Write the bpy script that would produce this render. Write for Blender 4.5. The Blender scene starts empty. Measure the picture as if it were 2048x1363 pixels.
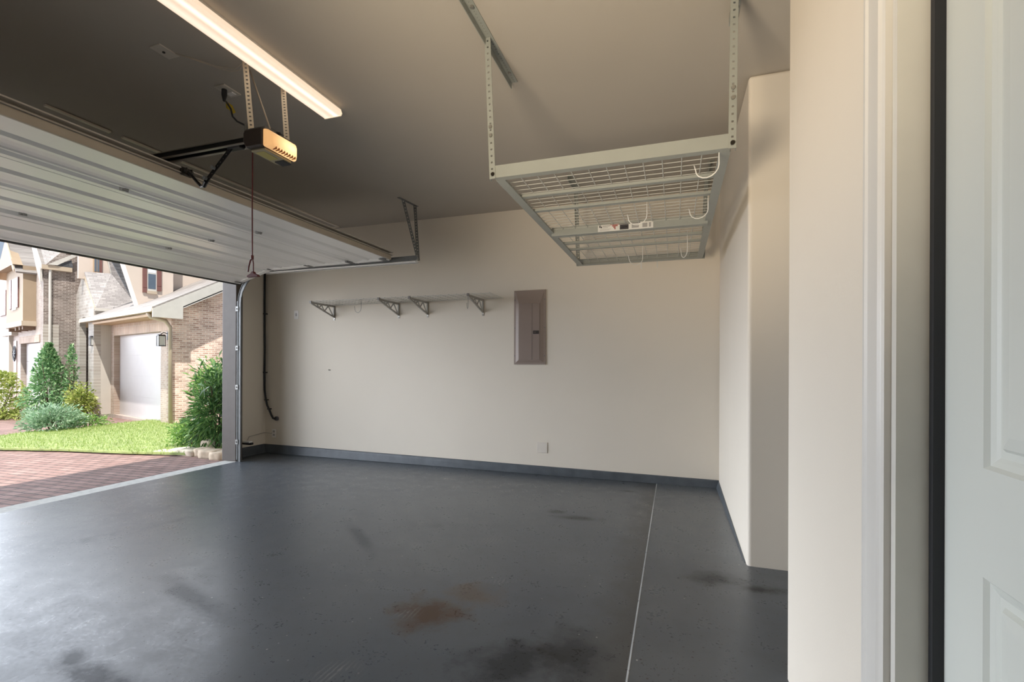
import bpy, bmesh, math, random
from mathutils import Vector, Matrix
random.seed(7)
S = bpy.context.scene
COL = S.collection

# ------------------------------------------------------------------ camera
cam_d = bpy.data.cameras.new('camera')
cam_d.sensor_width = 36.0
cam_d.lens = 964.0 / 2048.0 * 36.0
cam_d.shift_y = 48.0 / 2048.0
cam_d.clip_start = 0.02
cam_d.clip_end = 300
cam = bpy.data.objects.new('camera', cam_d)
COL.objects.link(cam)
YAW, ROLL = 0.3256, 0.0038
cam.matrix_world = (Matrix.Translation((0, 0, 1.246)) @ Matrix.Rotation(YAW, 4, 'Z')
                    @ Matrix.Rotation(math.radians(90), 4, 'X') @ Matrix.Rotation(ROLL, 4, 'Z'))
S.camera = cam

# ------------------------------------------------------------------ sky, sun, exposure
S.view_settings.view_transform = 'Standard'
S.view_settings.look = 'None'
S.view_settings.exposure = 0.09
S.view_settings.gamma = 1.0
S.view_settings.use_curve_mapping = False
S.cycles.use_denoising = True
S.cycles.max_bounces = 10
S.cycles.diffuse_bounces = 6
S.cycles.sample_clamp_indirect = 6.0

W = bpy.data.worlds.new('world')
S.world = W
W.use_nodes = True
wn = W.node_tree
wn.nodes['Background'].inputs['Color'].default_value = (0.66, 0.80, 1.0, 1)
wn.nodes['Background'].inputs['Strength'].default_value = 0.6


def sun(name, frm, energy, angle, color):
    d = bpy.data.lights.new(name, 'SUN')
    d.energy = energy
    d.angle = math.radians(angle)
    d.color = color
    o = bpy.data.objects.new(name, d)
    COL.objects.link(o)
    o.rotation_euler = Vector(frm).to_track_quat('Z', 'Y').to_euler()
    o.location = Vector(frm) * 10
    return o


sun('sun', (0.25, -0.36, 0.90), 6.4, 0.6, (1.0, 0.95, 0.87))
# added wide suns standing in for open sky, to brighten the room
for az, el, en in ((6, 7, 4.6), (44, 8, 1.7), (68, 7, 0.9), (-32, 8, 2.0), (8, 38, 1.1)):
    a_, e_ = math.radians(az), math.radians(el)
    sun('court_fill_sun', (-math.cos(a_) * math.cos(e_), -math.sin(a_) * math.cos(e_), math.sin(e_)), en, 40, (0.89, 0.95, 1.05))
# added warm fill spot, unseen behind the camera, turned up towards the ceiling
sd = bpy.data.lights.new('bounce_fill', 'SPOT')
sd.energy = 500
sd.spot_size = math.radians(66)
sd.spot_blend = 1.0
sd.shadow_soft_size = 0.40
sd.color = (1.0, 0.84, 0.63)
so = bpy.data.objects.new('bounce_fill', sd)
COL.objects.link(so)
so.location = (-1.0, -0.60, 1.0)
so.rotation_euler = (Vector((-1.0, -0.60, 1.0)) - Vector((-0.25, 2.5, 3.05))).to_track_quat('Z', 'Y').to_euler()

# ------------------------------------------------------------------ materials
MATS = {}


def nodes_of(name):
    m = bpy.data.materials.new(name)
    m.use_nodes = True
    nt = m.node_tree
    return m, nt, nt.nodes['Principled BSDF']


def N(nt, t, **kw):
    n = nt.nodes.new(t)
    for k, v in kw.items():
        if k in n.inputs:
            n.inputs[k].default_value = v
        else:
            setattr(n, k, v)
    return n


def mathn(nt, op, a, b=None):
    n = nt.nodes.new('ShaderNodeMath')
    n.operation = op
    for i, v in enumerate((a, b)):
        if v is None:
            continue
        if isinstance(v, (int, float)):
            n.inputs[i].default_value = v
        else:
            nt.links.new(v, n.inputs[i])
    return n.outputs[0]


def mix(nt, fac, a, b, mode='MIX'):
    n = nt.nodes.new('ShaderNodeMix')
    n.data_type = 'RGBA'
    n.blend_type = mode
    for idx, v in ((0, fac), (6, a), (7, b)):
        if isinstance(v, (int, float)):
            n.inputs[idx].default_value = v
        elif isinstance(v, tuple):
            n.inputs[idx].default_value = v if len(v) == 4 else v + (1,)
        else:
            nt.links.new(v, n.inputs[idx])
    return n.outputs[2]


def ramp(nt, v, lo, hi, a=0.0, b=1.0):
    n = nt.nodes.new('ShaderNodeMapRange')
    n.inputs[1].default_value, n.inputs[2].default_value = lo, hi
    n.inputs[3].default_value, n.inputs[4].default_value = a, b
    nt.links.new(v, n.inputs[0])
    return n.outputs[0]


def paint(name, col, rough=0.5, metal=0.0, var=0.05, scale=6.0, bump=0.0, bscale=180.0, spec=0.5):
    """painted / coated surface with slight unevenness of tone and an optional fine relief"""
    if name in MATS:
        return MATS[name]
    m, nt, p = nodes_of(name)
    tc = N(nt, 'ShaderNodeTexCoord')
    ns = N(nt, 'ShaderNodeTexNoise', Scale=scale, Detail=4.0)
    nt.links.new(tc.outputs['Object'], ns.inputs['Vector'])
    f = ramp(nt, ns.outputs['Fac'], 0.3, 0.7)
    lo = tuple(c * (1 - var) for c in col)
    hi = tuple(min(1, c * (1 + var)) for c in col)
    nt.links.new(mix(nt, f, lo, hi), p.inputs['Base Color'])
    p.inputs['Roughness'].default_value = rough
    p.inputs['Metallic'].default_value = metal
    p.inputs['Specular IOR Level'].default_value = spec
    if bump:
        nb = N(nt, 'ShaderNodeTexNoise', Scale=bscale, Detail=3.0)
        nt.links.new(tc.outputs['Object'], nb.inputs['Vector'])
        b = N(nt, 'ShaderNodeBump', Strength=bump, Distance=0.002)
        nt.links.new(nb.outputs['Fac'], b.inputs['Height'])
        nt.links.new(b.outputs[0], p.inputs['Normal'])
    MATS[name] = m
    return m


def glow(name, col, strength):
    if name in MATS:
        return MATS[name]
    m, nt, p = nodes_of(name)
    p.inputs['Base Color'].default_value = col + (1,)
    p.inputs['Emission Color'].default_value = col + (1,)
    p.inputs['Emission Strength'].default_value = strength
    p.inputs['Roughness'].default_value = 0.35
    MATS[name] = m
    return m


def leafmat(name, a, b, c):
    m, nt, p = nodes_of(name)
    g = N(nt, 'ShaderNodeNewGeometry')
    cr = N(nt, 'ShaderNodeValToRGB')
    e = cr.color_ramp.elements
    e[0].color, e[1].color = a + (1,), c + (1,)
    x = e.new(0.5)
    x.color = b + (1,)
    nt.links.new(g.outputs['Random Per Island'], cr.inputs[0])
    nt.links.new(cr.outputs[0], p.inputs['Base Color'])
    p.inputs['Roughness'].default_value = 0.5
    p.inputs['Subsurface Weight'].default_value = 0.0
    tr = N(nt, 'ShaderNodeBsdfTranslucent')
    nt.links.new(cr.outputs[0], tr.inputs['Color'])
    ms = N(nt, 'ShaderNodeMixShader', Fac=0.35)
    nt.links.new(p.outputs[0], ms.inputs[1])
    nt.links.new(tr.outputs[0], ms.inputs[2])
    nt.links.new(ms.outputs[0], nt.nodes['Material Output'].inputs['Surface'])
    return m


def brickmat(name, axes, c1, c2, mortar, bw, bh, msize=0.008, rough=0.85, bump=0.5, blotch=0.25, off=0.5):
    """brick or shingle courses laid out in the object's own coordinates; axes picks the two that run along the face"""
    m, nt, p = nodes_of(name)
    tc = N(nt, 'ShaderNodeTexCoord')
    sx = N(nt, 'ShaderNodeSeparateXYZ')
    nt.links.new(tc.outputs['Object'], sx.inputs[0])
    cx = N(nt, 'ShaderNodeCombineXYZ')
    nt.links.new(sx.outputs[axes[0]], cx.inputs[0])
    nt.links.new(sx.outputs[axes[1]], cx.inputs[1])
    b = N(nt, 'ShaderNodeTexBrick', Scale=1.0)
    b.inputs['Color1'].default_value = c1 + (1,)
    b.inputs['Color2'].default_value = c2 + (1,)
    b.inputs['Mortar'].default_value = mortar + (1,)
    b.inputs['Brick Width'].default_value = bw
    b.inputs['Row Height'].default_value = bh
    b.inputs['Mortar Size'].default_value = msize
    b.inputs['Mortar Smooth'].default_value = 0.2
    b.offset = off
    nt.links.new(cx.outputs[0], b.inputs['Vector'])
    ns = N(nt, 'ShaderNodeTexNoise', Scale=2.3, Detail=3.0)
    nt.links.new(cx.outputs[0], ns.inputs['Vector'])
    f = ramp(nt, ns.outputs['Fac'], 0.35, 0.7, 1 - blotch, 1 + blotch)
    h = N(nt, 'ShaderNodeHueSaturation')
    nt.links.new(f, h.inputs['Value'])
    nt.links.new(b.outputs['Color'], h.inputs['Color'])
    nt.links.new(h.outputs[0], p.inputs['Base Color'])
    p.inputs['Roughness'].default_value = rough
    bp = N(nt, 'ShaderNodeBump', Strength=bump, Distance=0.006)
    nt.links.new(mathn(nt, 'SUBTRACT', 1.0, b.outputs['Fac']), bp.inputs['Height'])
    nt.links.new(bp.outputs[0], p.inputs['Normal'])
    return m


def spot_mask(nt, pos, c, r, rot=0.0, soft=0.5, wob=None):
    """soft elliptical patch on the floor, centre c, radii r"""
    mp = N(nt, 'ShaderNodeMapping', vector_type='TEXTURE')
    mp.inputs['Location'].default_value = (c[0], c[1], 0)
    mp.inputs['Rotation'].default_value = (0, 0, rot)
    mp.inputs['Scale'].default_value = (r[0], r[1], 1)
    nt.links.new(pos, mp.inputs['Vector'])
    ln = N(nt, 'ShaderNodeVectorMath', operation='LENGTH')
    nt.links.new(mp.outputs[0], ln.inputs[0])
    d = ln.outputs['Value']
    if wob is not None:
        d = mathn(nt, 'ADD', d, wob)
    return ramp(nt, d, 1.0, 1.0 - soft)


def floor_material():
    m, nt, p = nodes_of('grey_floor_paint')
    g = N(nt, 'ShaderNodeNewGeometry')
    pos = g.outputs['Position']
    big = N(nt, 'ShaderNodeTexNoise', Scale=0.9, Detail=5.0)
    nt.links.new(pos, big.inputs['Vector'])
    mid = N(nt, 'ShaderNodeTexNoise', Scale=7.0, Detail=6.0, Roughness=0.65)
    nt.links.new(pos, mid.inputs['Vector'])
    fine = N(nt, 'ShaderNodeTexNoise', Scale=60.0, Detail=4.0)
    nt.links.new(pos, fine.inputs['Vector'])
    col = mix(nt, ramp(nt, big.outputs['Fac'], 0.35, 0.65), (0.080, 0.093, 0.109), (0.103, 0.115, 0.128))
    # general grime
    col = mix(nt, ramp(nt, mid.outputs['Fac'], 0.45, 0.9, 0, 0.35), col, (0.055, 0.055, 0.055))
    wob = ramp(nt, mid.outputs['Fac'], 0.3, 0.7, -0.45, 0.45)
    # dirt gathered along the joint between the two slabs
    sep = N(nt, 'ShaderNodeSeparateXYZ')
    nt.links.new(pos, sep.inputs[0])
    seam = mathn(nt, 'ADD', sep.outputs[0], ramp(nt, mid.outputs['Fac'], 0.3, 0.7, -0.05, 0.05))
    band = mathn(nt, 'MULTIPLY', ramp(nt, seam, -0.40, -0.20), ramp(nt, sep.outputs[0], -0.175, -0.182))
    col = mix(nt, mathn(nt, 'MULTIPLY', band, 0.62), col, (0.040, 0.038, 0.035))
    lip = mathn(nt, 'MULTIPLY', mathn(nt, 'GREATER_THAN', sep.outputs[0], -0.1795), mathn(nt, 'LESS_THAN', sep.outputs[0], -0.1705))
    lip = mathn(nt, 'MULTIPLY', lip, ramp(nt, big.outputs['Fac'], 0.35, 0.6, 0.25, 0.9))
    col = mix(nt, lip, col, (0.36, 0.36, 0.345))
    dull = None
    for c, r, rot, colr, k in FLOOR_SPOTS:
        ms = spot_mask(nt, pos, c, (r[0] * 1.35, r[1] * 1.35), rot, 0.7, wob)
        col = mix(nt, mathn(nt, 'MULTIPLY', ms, k), col, colr)
        dull = ms if dull is None else mathn(nt, 'MAXIMUM', dull, ms)
    # tyre scuffs, short bars across the direction of travel
    wv = N(nt, 'ShaderNodeTexWave', Scale=14.0, Distortion=5.0, Detail=3.0)
    nt.links.new(pos, wv.inputs['Vector'])
    bars = ramp(nt, wv.outputs['Fac'], 0.55, 0.8)
    patch = ramp(nt, mid.outputs['Fac'], 0.45, 0.6)
    bars = mathn(nt, 'MULTIPLY', bars, patch)
    for c, r, rot in FLOOR_TYRES:
        ms = mathn(nt, 'MULTIPLY', spot_mask(nt, pos, c, r, rot, 0.6, wob), bars)
        col = mix(nt, mathn(nt, 'MULTIPLY', ms, 0.85), col, (0.025, 0.028, 0.034))
        dull = mathn(nt, 'MAXIMUM', dull, ms)
    # pale scuffed prints
    for c, r, rot in FLOOR_PALE:
        ms = mathn(nt, 'MULTIPLY', spot_mask(nt, pos, c, r, rot, 0.6, wob), bars)
        col = mix(nt, mathn(nt, 'MULTIPLY', ms, 0.55), col, (0.28, 0.28, 0.27))
    # dark chips and pale grains of the cast-in flakes
    for sc, rad, colr, dens in ((24.0, 0.13, (0.010, 0.010, 0.012), 0.60), (15.0, 0.065, (0.40, 0.40, 0.38), 0.70), (48.0, 0.16, (0.022, 0.022, 0.025), 0.72)):
        v = N(nt, 'ShaderNodeTexVoronoi', Scale=sc)
        nt.links.new(pos, v.inputs['Vector'])
        s2 = N(nt, 'ShaderNodeSeparateColor')
        nt.links.new(v.outputs['Color'], s2.inputs[0])
        ms = mathn(nt, 'MULTIPLY', mathn(nt, 'LESS_THAN', v.outputs['Distance'], rad), mathn(nt, 'GREATER_THAN', s2.outputs[0], dens))
        ms = mathn(nt, 'MULTIPLY', ms, ramp(nt, big.outputs['Fac'], 0.35, 0.52, 0.25, 1.0))
        col = mix(nt, ms, col, colr)
    nt.links.new(col, p.inputs['Base Color'])
    rg = mathn(nt, 'ADD', ramp(nt, mid.outputs['Fac'], 0.3, 0.7, 0.27, 0.36), ramp(nt, fine.outputs['Fac'], 0.3, 0.7, -0.04, 0.04))
    nt.links.new(rg, p.inputs['Roughness'])
    p.inputs['IOR'].default_value = 1.5
    # worn and stained patches have lost their gloss
    nt.links.new(mathn(nt, 'MULTIPLY', mathn(nt, 'SUBTRACT', 1.0, mathn(nt, 'MULTIPLY', dull, 0.75)), ramp(nt, big.outputs['Fac'], 0.3, 0.7, 0.55, 0.75)), p.inputs['Specular IOR Level'])
    wav = N(nt, 'ShaderNodeTexNoise', Scale=45.0, Detail=4.0, Roughness=0.6)
    nt.links.new(pos, wav.inputs['Vector'])
    b = N(nt, 'ShaderNodeBump', Strength=0.06, Distance=0.003)
    nt.links.new(wav.outputs['Fac'], b.inputs['Height'])
    nt.links.new(b.outputs[0], p.inputs['Normal'])
    return m


FLOOR_SPOTS = [((-1.17, 2.16), (0.17, 0.16), 0.25, (0.085, 0.052, 0.030), 0.85),
               ((-1.04, 2.42), (0.16, 0.12), 0.3, (0.135, 0.105, 0.080), 0.7),
               ((-2.20, 1.29), (0.24, 0.055), 0.0, (0.020, 0.024, 0.030), 0.95),
               ((-2.40, 1.33), (0.10, 0.05), -0.5, (0.022, 0.026, 0.032), 0.8),
               ((-0.62, 1.92), (0.24, 0.14), 0.5, (0.030, 0.030, 0.030), 0.7),
               ((-0.42, 2.06), (0.14, 0.20), 0.0, (0.030, 0.029, 0.028), 0.6),
               ((0.46, 2.98), (0.12, 0.05), 0.2, (0.025, 0.024, 0.022), 0.8),
               ((0.20, 3.05), (0.15, 0.09), 0.2, (0.035, 0.033, 0.03), 0.6),
               ((-0.75, 3.9), (0.18, 0.06), 0.1, (0.03, 0.03, 0.03), 0.7),
               ((-0.95, 4.0), (0.08, 0.05), 0.1, (0.035, 0.033, 0.03), 0.6),
               ((-0.45, 4.9), (0.10, 0.03), 0.0, (0.02, 0.02, 0.02), 0.7),
               ((-2.45, 1.90), (0.40, 0.07), -0.3, (0.055, 0.06, 0.068), 0.4),
               ((-2.15, 2.95), (0.35, 0.05), -0.7, (0.06, 0.062, 0.066), 0.35)]
FLOOR_TYRES = [((-3.92, 2.30), (0.50, 0.16), 1.25), ((-3.72, 2.85), (0.45, 0.10), 1.35), ((-2.75, 2.05), (0.30, 0.07), 0.4), ((-1.6, 3.4), (0.5, 0.1), 0.3), ((-4.45, 2.16), (0.12, 0.03), 0.1)]
FLOOR_PALE = [((-1.29, 1.62), (0.14, 0.11), 0.6), ((-0.95, 2.62), (0.16, 0.05), 0.4), ((-1.28, 2.14), (0.10, 0.10), 0.3), ((-1.22, 3.2), (0.14, 0.10), 0.2), ((0.05, 3.9), (0.14, 0.12), 0.3), ((-1.65, 2.38), (0.10, 0.04), 0.3)]

wall_m = paint('cream_wall_paint', (0.755, 0.69, 0.59), 0.62, var=0.012, scale=2.0, bump=0.12, bscale=160, spec=0.3)
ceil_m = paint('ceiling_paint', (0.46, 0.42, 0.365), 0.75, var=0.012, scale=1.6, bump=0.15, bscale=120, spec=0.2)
trim_m = paint('white_trim_paint', (0.68, 0.655, 0.605), 0.38, var=0.015, scale=5)
door_m = paint('door_paint', (0.70, 0.72, 0.66), 0.42, var=0.012, scale=3)
jamb_m = paint('jamb_paint', (0.66, 0.64, 0.58), 0.45, var=0.03, scale=8)
curb_m = paint('grey_curb_paint', (0.082, 0.094, 0.106), 0.40, var=0.18, scale=9, bump=0.3, bscale=60)
black_m = paint('black_rubber', (0.018, 0.019, 0.022), 0.6)
blackmetal_m = paint('black_metal', (0.012, 0.012, 0.013), 0.35, 0.3)
galv_m = paint('galvanised_steel', (0.17, 0.175, 0.175), 0.5, 0.35, var=0.10, scale=25)
steel_m = paint('door_steel_white', (0.84, 0.83, 0.80), 0.30, var=0.02, scale=3)
stile_m = paint('door_edge_tan', (0.47, 0.41, 0.33), 0.55, var=0.05, scale=6)
rack_m = paint('rack_grey_enamel', (0.30, 0.315, 0.29), 0.42, 0.0, var=0.03, scale=8)
wire_m = paint('rack_wire_enamel', (0.52, 0.53, 0.50), 0.4)
hook_m = paint('white_coated_wire', (0.70, 0.69, 0.65), 0.35)
shelfbr_m = paint('shelf_bracket_grey', (0.34, 0.325, 0.29), 0.45)
shelfwire_m = paint('shelf_wire_grey', (0.60, 0.58, 0.53), 0.45)
bolt_m = paint('dark_bolt', (0.03, 0.025, 0.02), 0.4, 0.6)
bolt2_m = paint('steel_bolt', (0.35, 0.34, 0.31), 0.4, 0.7)
panel_m = paint('panel_taupe', (0.26, 0.20, 0.17), 0.42, var=0.03, scale=4)
panel2_m = paint('panel_taupe_edge', (0.30, 0.235, 0.20), 0.45, var=0.03, scale=4)
plate_m = paint('plate_plastic', (0.86, 0.83, 0.79), 0.35)
red_m = paint('red_plastic', (0.11, 0.008, 0.01), 0.45)
yellow_m = paint('yellow_tag', (0.55, 0.42, 0.03), 0.5)
darkbrown_m = paint('opener_housing', (0.028, 0.020, 0.016), 0.38)
label_m = paint('paper_label', (0.66, 0.65, 0.62), 0.6)
labelred_m = paint('label_red', (0.30, 0.05, 0.035), 0.6)
labeldark_m = paint('label_dark', (0.035, 0.032, 0.035), 0.6)
labelgrey_m = paint('label_grey', (0.32, 0.31, 0.30), 0.6)
floor_m = floor_material()
apron_m = paint('bare_concrete', (0.60, 0.59, 0.55), 0.85, var=0.12, scale=18, bump=0.5, bscale=90)
wood_m = paint('brown_jamb_paint', (0.078, 0.061, 0.050), 0.55, var=0.08, scale=10)


# ------------------------------------------------------------------ mesh building
class MB:
    def __init__(s):
        s.v, s.f, s.mi, s.cur = [], [], [], 0

    def face(s, pts):
        b = len(s.v)
        s.v += [tuple(p) for p in pts]
        s.f.append(tuple(range(b, b + len(pts))))
        s.mi.append(s.cur)

    def box(s, a, b):
        x0, x1 = sorted((a[0], b[0])); y0, y1 = sorted((a[1], b[1])); z0, z1 = sorted((a[2], b[2]))
        i = len(s.v)
        s.v += [(x0, y0, z0), (x1, y0, z0), (x1, y1, z0), (x0, y1, z0), (x0, y0, z1), (x1, y0, z1), (x1, y1, z1), (x0, y1, z1)]
        for q in ((0, 3, 2, 1), (4, 5, 6, 7), (0, 1, 5, 4), (1, 2, 6, 5), (2, 3, 7, 6), (3, 0, 4, 7)):
            s.f.append(tuple(i + k for k in q)); s.mi.append(s.cur)
        return s

    def prism(s, prof, axis, a, b):
        """closed profile (list of 2D points) swept along an axis from a to b"""
        n = len(prof); i = len(s.v)
        for t in (a, b):
            for (u, w) in prof:
                s.v.append({'X': (t, u, w), 'Y': (u, t, w), 'Z': (u, w, t)}[axis])
        for k in range(n):
            j = (k + 1) % n
            s.f.append((i + k, i + j, i + n + j, i + n + k)); s.mi.append(s.cur)
        s.f.append(tuple(i + k for k in range(n))[::-1]); s.mi.append(s.cur)
        s.f.append(tuple(i + n + k for k in range(n))); s.mi.append(s.cur)
        return s

    def slab(s, pts, t):
        """planar polygon given thickness t against its normal"""
        p = [Vector(q) for q in pts]
        nrm = Vector((0, 0, 0))
        for k in range(len(p)):
            a, b = p[k], p[(k + 1) % len(p)]
            nrm += Vector(((a.y - b.y) * (a.z + b.z), (a.z - b.z) * (a.x + b.x), (a.x - b.x) * (a.y + b.y)))
        nrm.normalize()
        i = len(s.v); n = len(p)
        s.v += [tuple(q) for q in p] + [tuple(q - nrm * t) for q in p]
        s.f.append(tuple(range(i, i + n))); s.mi.append(s.cur)
        s.f.append(tuple(range(i + n, i + 2 * n))[::-1]); s.mi.append(s.cur)
        for k in range(n):
            j = (k + 1) % n
            s.f.append((i + j, i + k, i + n + k, i + n + j)); s.mi.append(s.cur)
        return s

    def bar(s, a, b, w, h, up=(0, 0, 1)):
        """rectangular bar from a to b, w across, h along up"""
        a, b = Vector(a), Vector(b)
        d = (b - a).normalized(); u = Vector(up)
        sd = d.cross(u).normalized(); u = sd.cross(d).normalized()
        i = len(s.v)
        for p in (a, b):
            for q, r in ((-1, -1), (1, -1), (1, 1), (-1, 1)):
                s.v.append(tuple(p + sd * (q * w / 2) + u * (r * h / 2)))
        for q in ((0, 1, 2, 3), (7, 6, 5, 4), (0, 4, 5, 1), (1, 5, 6, 2), (2, 6, 7, 3), (3, 7, 4, 0)):
            s.f.append(tuple(i + k for k in q)); s.mi.append(s.cur)
        return s

    def tube(s, pts, r, n=6, closed=False, cap=True):
        pts = [Vector(p) for p in pts]
        i0 = len(s.v); m = len(pts)
        nrm = None
        rr = r if isinstance(r, (list, tuple)) else [r] * m
        for k, p in enumerate(pts):
            if k == 0: t = pts[1] - pts[0]
            elif k == m - 1: t = pts[-1] - pts[-2]
            else: t = (pts[k + 1] - p).normalized() + (p - pts[k - 1]).normalized()
            t.normalize()
            if nrm is None:
                nrm = t.orthogonal().normalized()
            else:
                nrm = (nrm - t * nrm.dot(t)).normalized()
            bn = t.cross(nrm)
            for q in range(n):
                a = 2 * math.pi * q / n
                s.v.append(tuple(p + (nrm * math.cos(a) + bn * math.sin(a)) * rr[k]))
        for k in range(m - 1):
            for q in range(n):
                s.f.append((i0 + k * n + q, i0 + k * n + (q + 1) % n, i0 + (k + 1) * n + (q + 1) % n, i0 + (k + 1) * n + q)); s.mi.append(s.cur)
        if cap:
            s.f.append(tuple(i0 + q for q in range(n))[::-1]); s.mi.append(s.cur)
            s.f.append(tuple(i0 + (m - 1) * n + q for q in range(n))); s.mi.append(s.cur)
        return s

    def build(s, name, mats, parent=None, bevel=0.0, smooth=False, seg=2, loc=None):
        me = bpy.data.meshes.new(name)
        off = Vector(loc) if loc is not None else Vector((0, 0, 0))
        me.from_pydata([tuple(Vector(v) - off) for v in s.v], [], s.f)
        if not isinstance(mats, (list, tuple)):
            mats = [mats]
        for m in mats:
            me.materials.append(m)
        me.polygons.foreach_set('material_index', s.mi)
        bm = bmesh.new(); bm.from_mesh(me)
        bmesh.ops.remove_doubles(bm, verts=bm.verts, dist=1e-6)
        bmesh.ops.recalc_face_normals(bm, faces=bm.faces)
        bm.to_mesh(me); bm.free()
        if smooth:
            me.polygons.foreach_set('use_smooth', [True] * len(me.polygons))
        me.update()
        o = bpy.data.objects.new(name, me)
        COL.objects.link(o)
        if loc is not None:
            o.location = loc
        if parent is not None:
            o.parent = parent
        if bevel:
            b = o.modifiers.new('bevel', 'BEVEL')
            b.width = bevel; b.segments = seg; b.limit_method = 'ANGLE'; b.angle_limit = math.radians(40)
        return o


def tag(o, label=None, cat=None, group=None, kind=None):
    if label: o['label'] = label
    if cat: o['category'] = cat
    if group: o['group'] = group
    if kind: o['kind'] = kind
    return o


def thing(name, loc, label, cat, group=None, rz=0.0):
    o = bpy.data.objects.new(name, None)
    o.empty_display_size = 0.05
    COL.objects.link(o)
    o.location = loc
    o.rotation_euler = (0, 0, rz)
    return tag(o, label, cat, group)


def put(mb, name, mats, root, **kw):
    """a part given in world coordinates, parented to a thing whose origin lies elsewhere"""
    o = mb.build(name, mats, root, **kw)
    o.matrix_parent_inverse = Matrix.Identity(4)
    o.location = Vector(o.location) - root.location if root.parent is None else Vector(o.location)
    return o


def sub(mb, name, mats, part, root, **kw):
    """a sub-part in world coordinates"""
    o = mb.build(name, mats, part, **kw)
    o.location = Vector((0, 0, 0))
    return o


def copy_tree(o, parent=None):
    c = o.copy(); COL.objects.link(c)
    if parent is not None:
        c.parent = parent
    for ch in list(o.children):
        copy_tree(ch, c)
    return c


# ------------------------------------------------------------------ the room
H = 3.05
YF, XR, XL, YN = 5.33, 0.43, -5.47, -0.93
XO = -5.58                                   # outer face of the door wall
OY0, OY1, OZ = -0.25, 4.72, 2.40             # garage door opening

mb = MB(); mb.box((XL + 0.17, YN, -0.15), (-0.18, YF, 0.0)); mb.box((-0.172, YN, -0.15), (1.35, YF, 0.003))
mb.prism([(-0.18, -0.15), (-0.18, 0.0), (-0.172, 0.004), (-0.172, -0.15)], 'Y', YN, YF)
mb.box((XL, OY1 + 0.12, -0.15), (XL + 0.17, YF, 0.0))
tag(mb.build('floor', floor_m, bevel=0.0), kind='structure')
tag(MB().box((XO + 0.06, OY0, -0.15), (XL + 0.17, OY1 + 0.12, -0.004)).build('floor_threshold', apron_m, bevel=0.006), kind='structure')
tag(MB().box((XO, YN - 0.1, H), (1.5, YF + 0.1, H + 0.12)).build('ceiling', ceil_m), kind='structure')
tag(MB().box((XO, YF, -0.15), (1.5, YF + 0.12, H)).build('wall_far', wall_m), kind='structure')
tag(MB().box((XO, YN - 0.12, -0.15), (1.5, YN, H)).build('wall_near', wall_m), kind='structure')
mb = MB()
mb.box((XO, OY1 + 0.10, -0.15), (XL, YF, H)); mb.box((XO, YN, -0.15), (XL, OY0 - 0.10, H)); mb.box((XO, OY0 - 0.10, OZ + 0.04), (XL, OY1 + 0.10, H))
tag(mb.build('wall_left', wall_m), kind='structure')
tag(MB().box((XR, 3.31, -0.1), (1.35, YF, H)).build('wall_right', wall_m, bevel=0.022, seg=4), kind='structure')
tag(MB().box((1.35, 2.18, -0.1), (1.47, YF, H)).build('wall_niche', wall_m), kind='structure')
DY0, DY1, DZ = 0.27, 1.184, 2.44
mb = MB()
mb.box((XR, DY1 + 0.02, -0.1), (XR + 0.13, 2.18, H))
tag(mb.build('wall_entry', wall_m, bevel=0.012, seg=3), kind='structure')
tag(MB().box((0.72, YN, -0.1), (0.84, 2.18, H)).build('wall_leak_block', wall_m), kind='structure')  # unseen panel added to block light leaking past the entry door
mb = MB(); mb.box((XR, YN, -0.1), (XR + 0.13, DY0 - 0.02, H)); mb.box((XR, DY0 - 0.02, DZ + 0.02), (XR + 0.13, DY1 + 0.02, H))
tag(mb.build('wall_entry_side', wall_m), kind='structure')
# upper storey over the garage, seen only by its shadow on the drive
mb = MB(); mb.box((XO, YN - 0.5, H + 0.12), (2.5, YF + 0.5, 4.5))
tag(mb.build('wall_upper_storey', paint('outer_stucco', (0.55, 0.48, 0.40), 0.8)), kind='structure')

# painted concrete curb at the wall foot
mb = MB(); mb.prism([(YF, 0), (YF, 0.125), (YF - 0.012, 0.125), (YF - 0.018, 0.118), (YF - 0.026, 0)], 'X', XL, XR)
for v in range(len(mb.v)):
    x, y, z = mb.v[v]
    if z > 0.05:
        mb.v[v] = (x, y, z - 0.043 * (x - XL) / (XR - XL))
tag(mb.build('baseboard_far', curb_m, bevel=0.004), kind='structure')
mb = MB(); mb.prism([(XL, 0), (XL, 0.128), (XL + 0.014, 0.128), (XL + 0.028, 0)], 'Y', OY1 + 0.21, YF - 0.02)
tag(mb.build('baseboard_left', curb_m, bevel=0.004), kind='structure')
mb = MB(); mb.prism([(XR, -0.01), (XR, 0.075), (XR - 0.006, 0.075), (XR - 0.03, -0.01)], 'Y', 3.36, YF - 0.02)
for v in range(len(mb.v)):
    x, y, z = mb.v[v]
    if z > 0 and y < 4:
        mb.v[v] = (x, y, 0.006)
tag(mb.build('baseboard_right', curb_m, bevel=0.003), kind='structure')

# opening frame of the garage door (brown jambs, head)
for y0, y1 in ((OY1, OY1 + 0.10), (OY0 - 0.10, OY0)):
    mb = MB(); mb.box((XO + 0.02, y0, -0.004), (-5.325 if y0 > 0 else XL + 0.02, y1, OZ + 0.04))
    nm = 'trim_1' if y0 > 0 else 'trim_2'
    tag(mb.build(nm, wood_m, bevel=0.006), kind='structure')
tag(MB().box((XO + 0.02, OY0, OZ), (XL + 0.02, OY1, OZ + 0.04)).build('trim_3', wood_m), kind='structure')
tag(MB().box((XO - 0.05, OY1 + 0.10, -0.05), (XO + 0.005, OY1 + 0.6, H)).build('trim_4', paint('outer_stone', (0.70, 0.64, 0.56), 0.85, var=0.2, scale=12, bump=0.6, bscale=25)), kind='structure')

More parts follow.
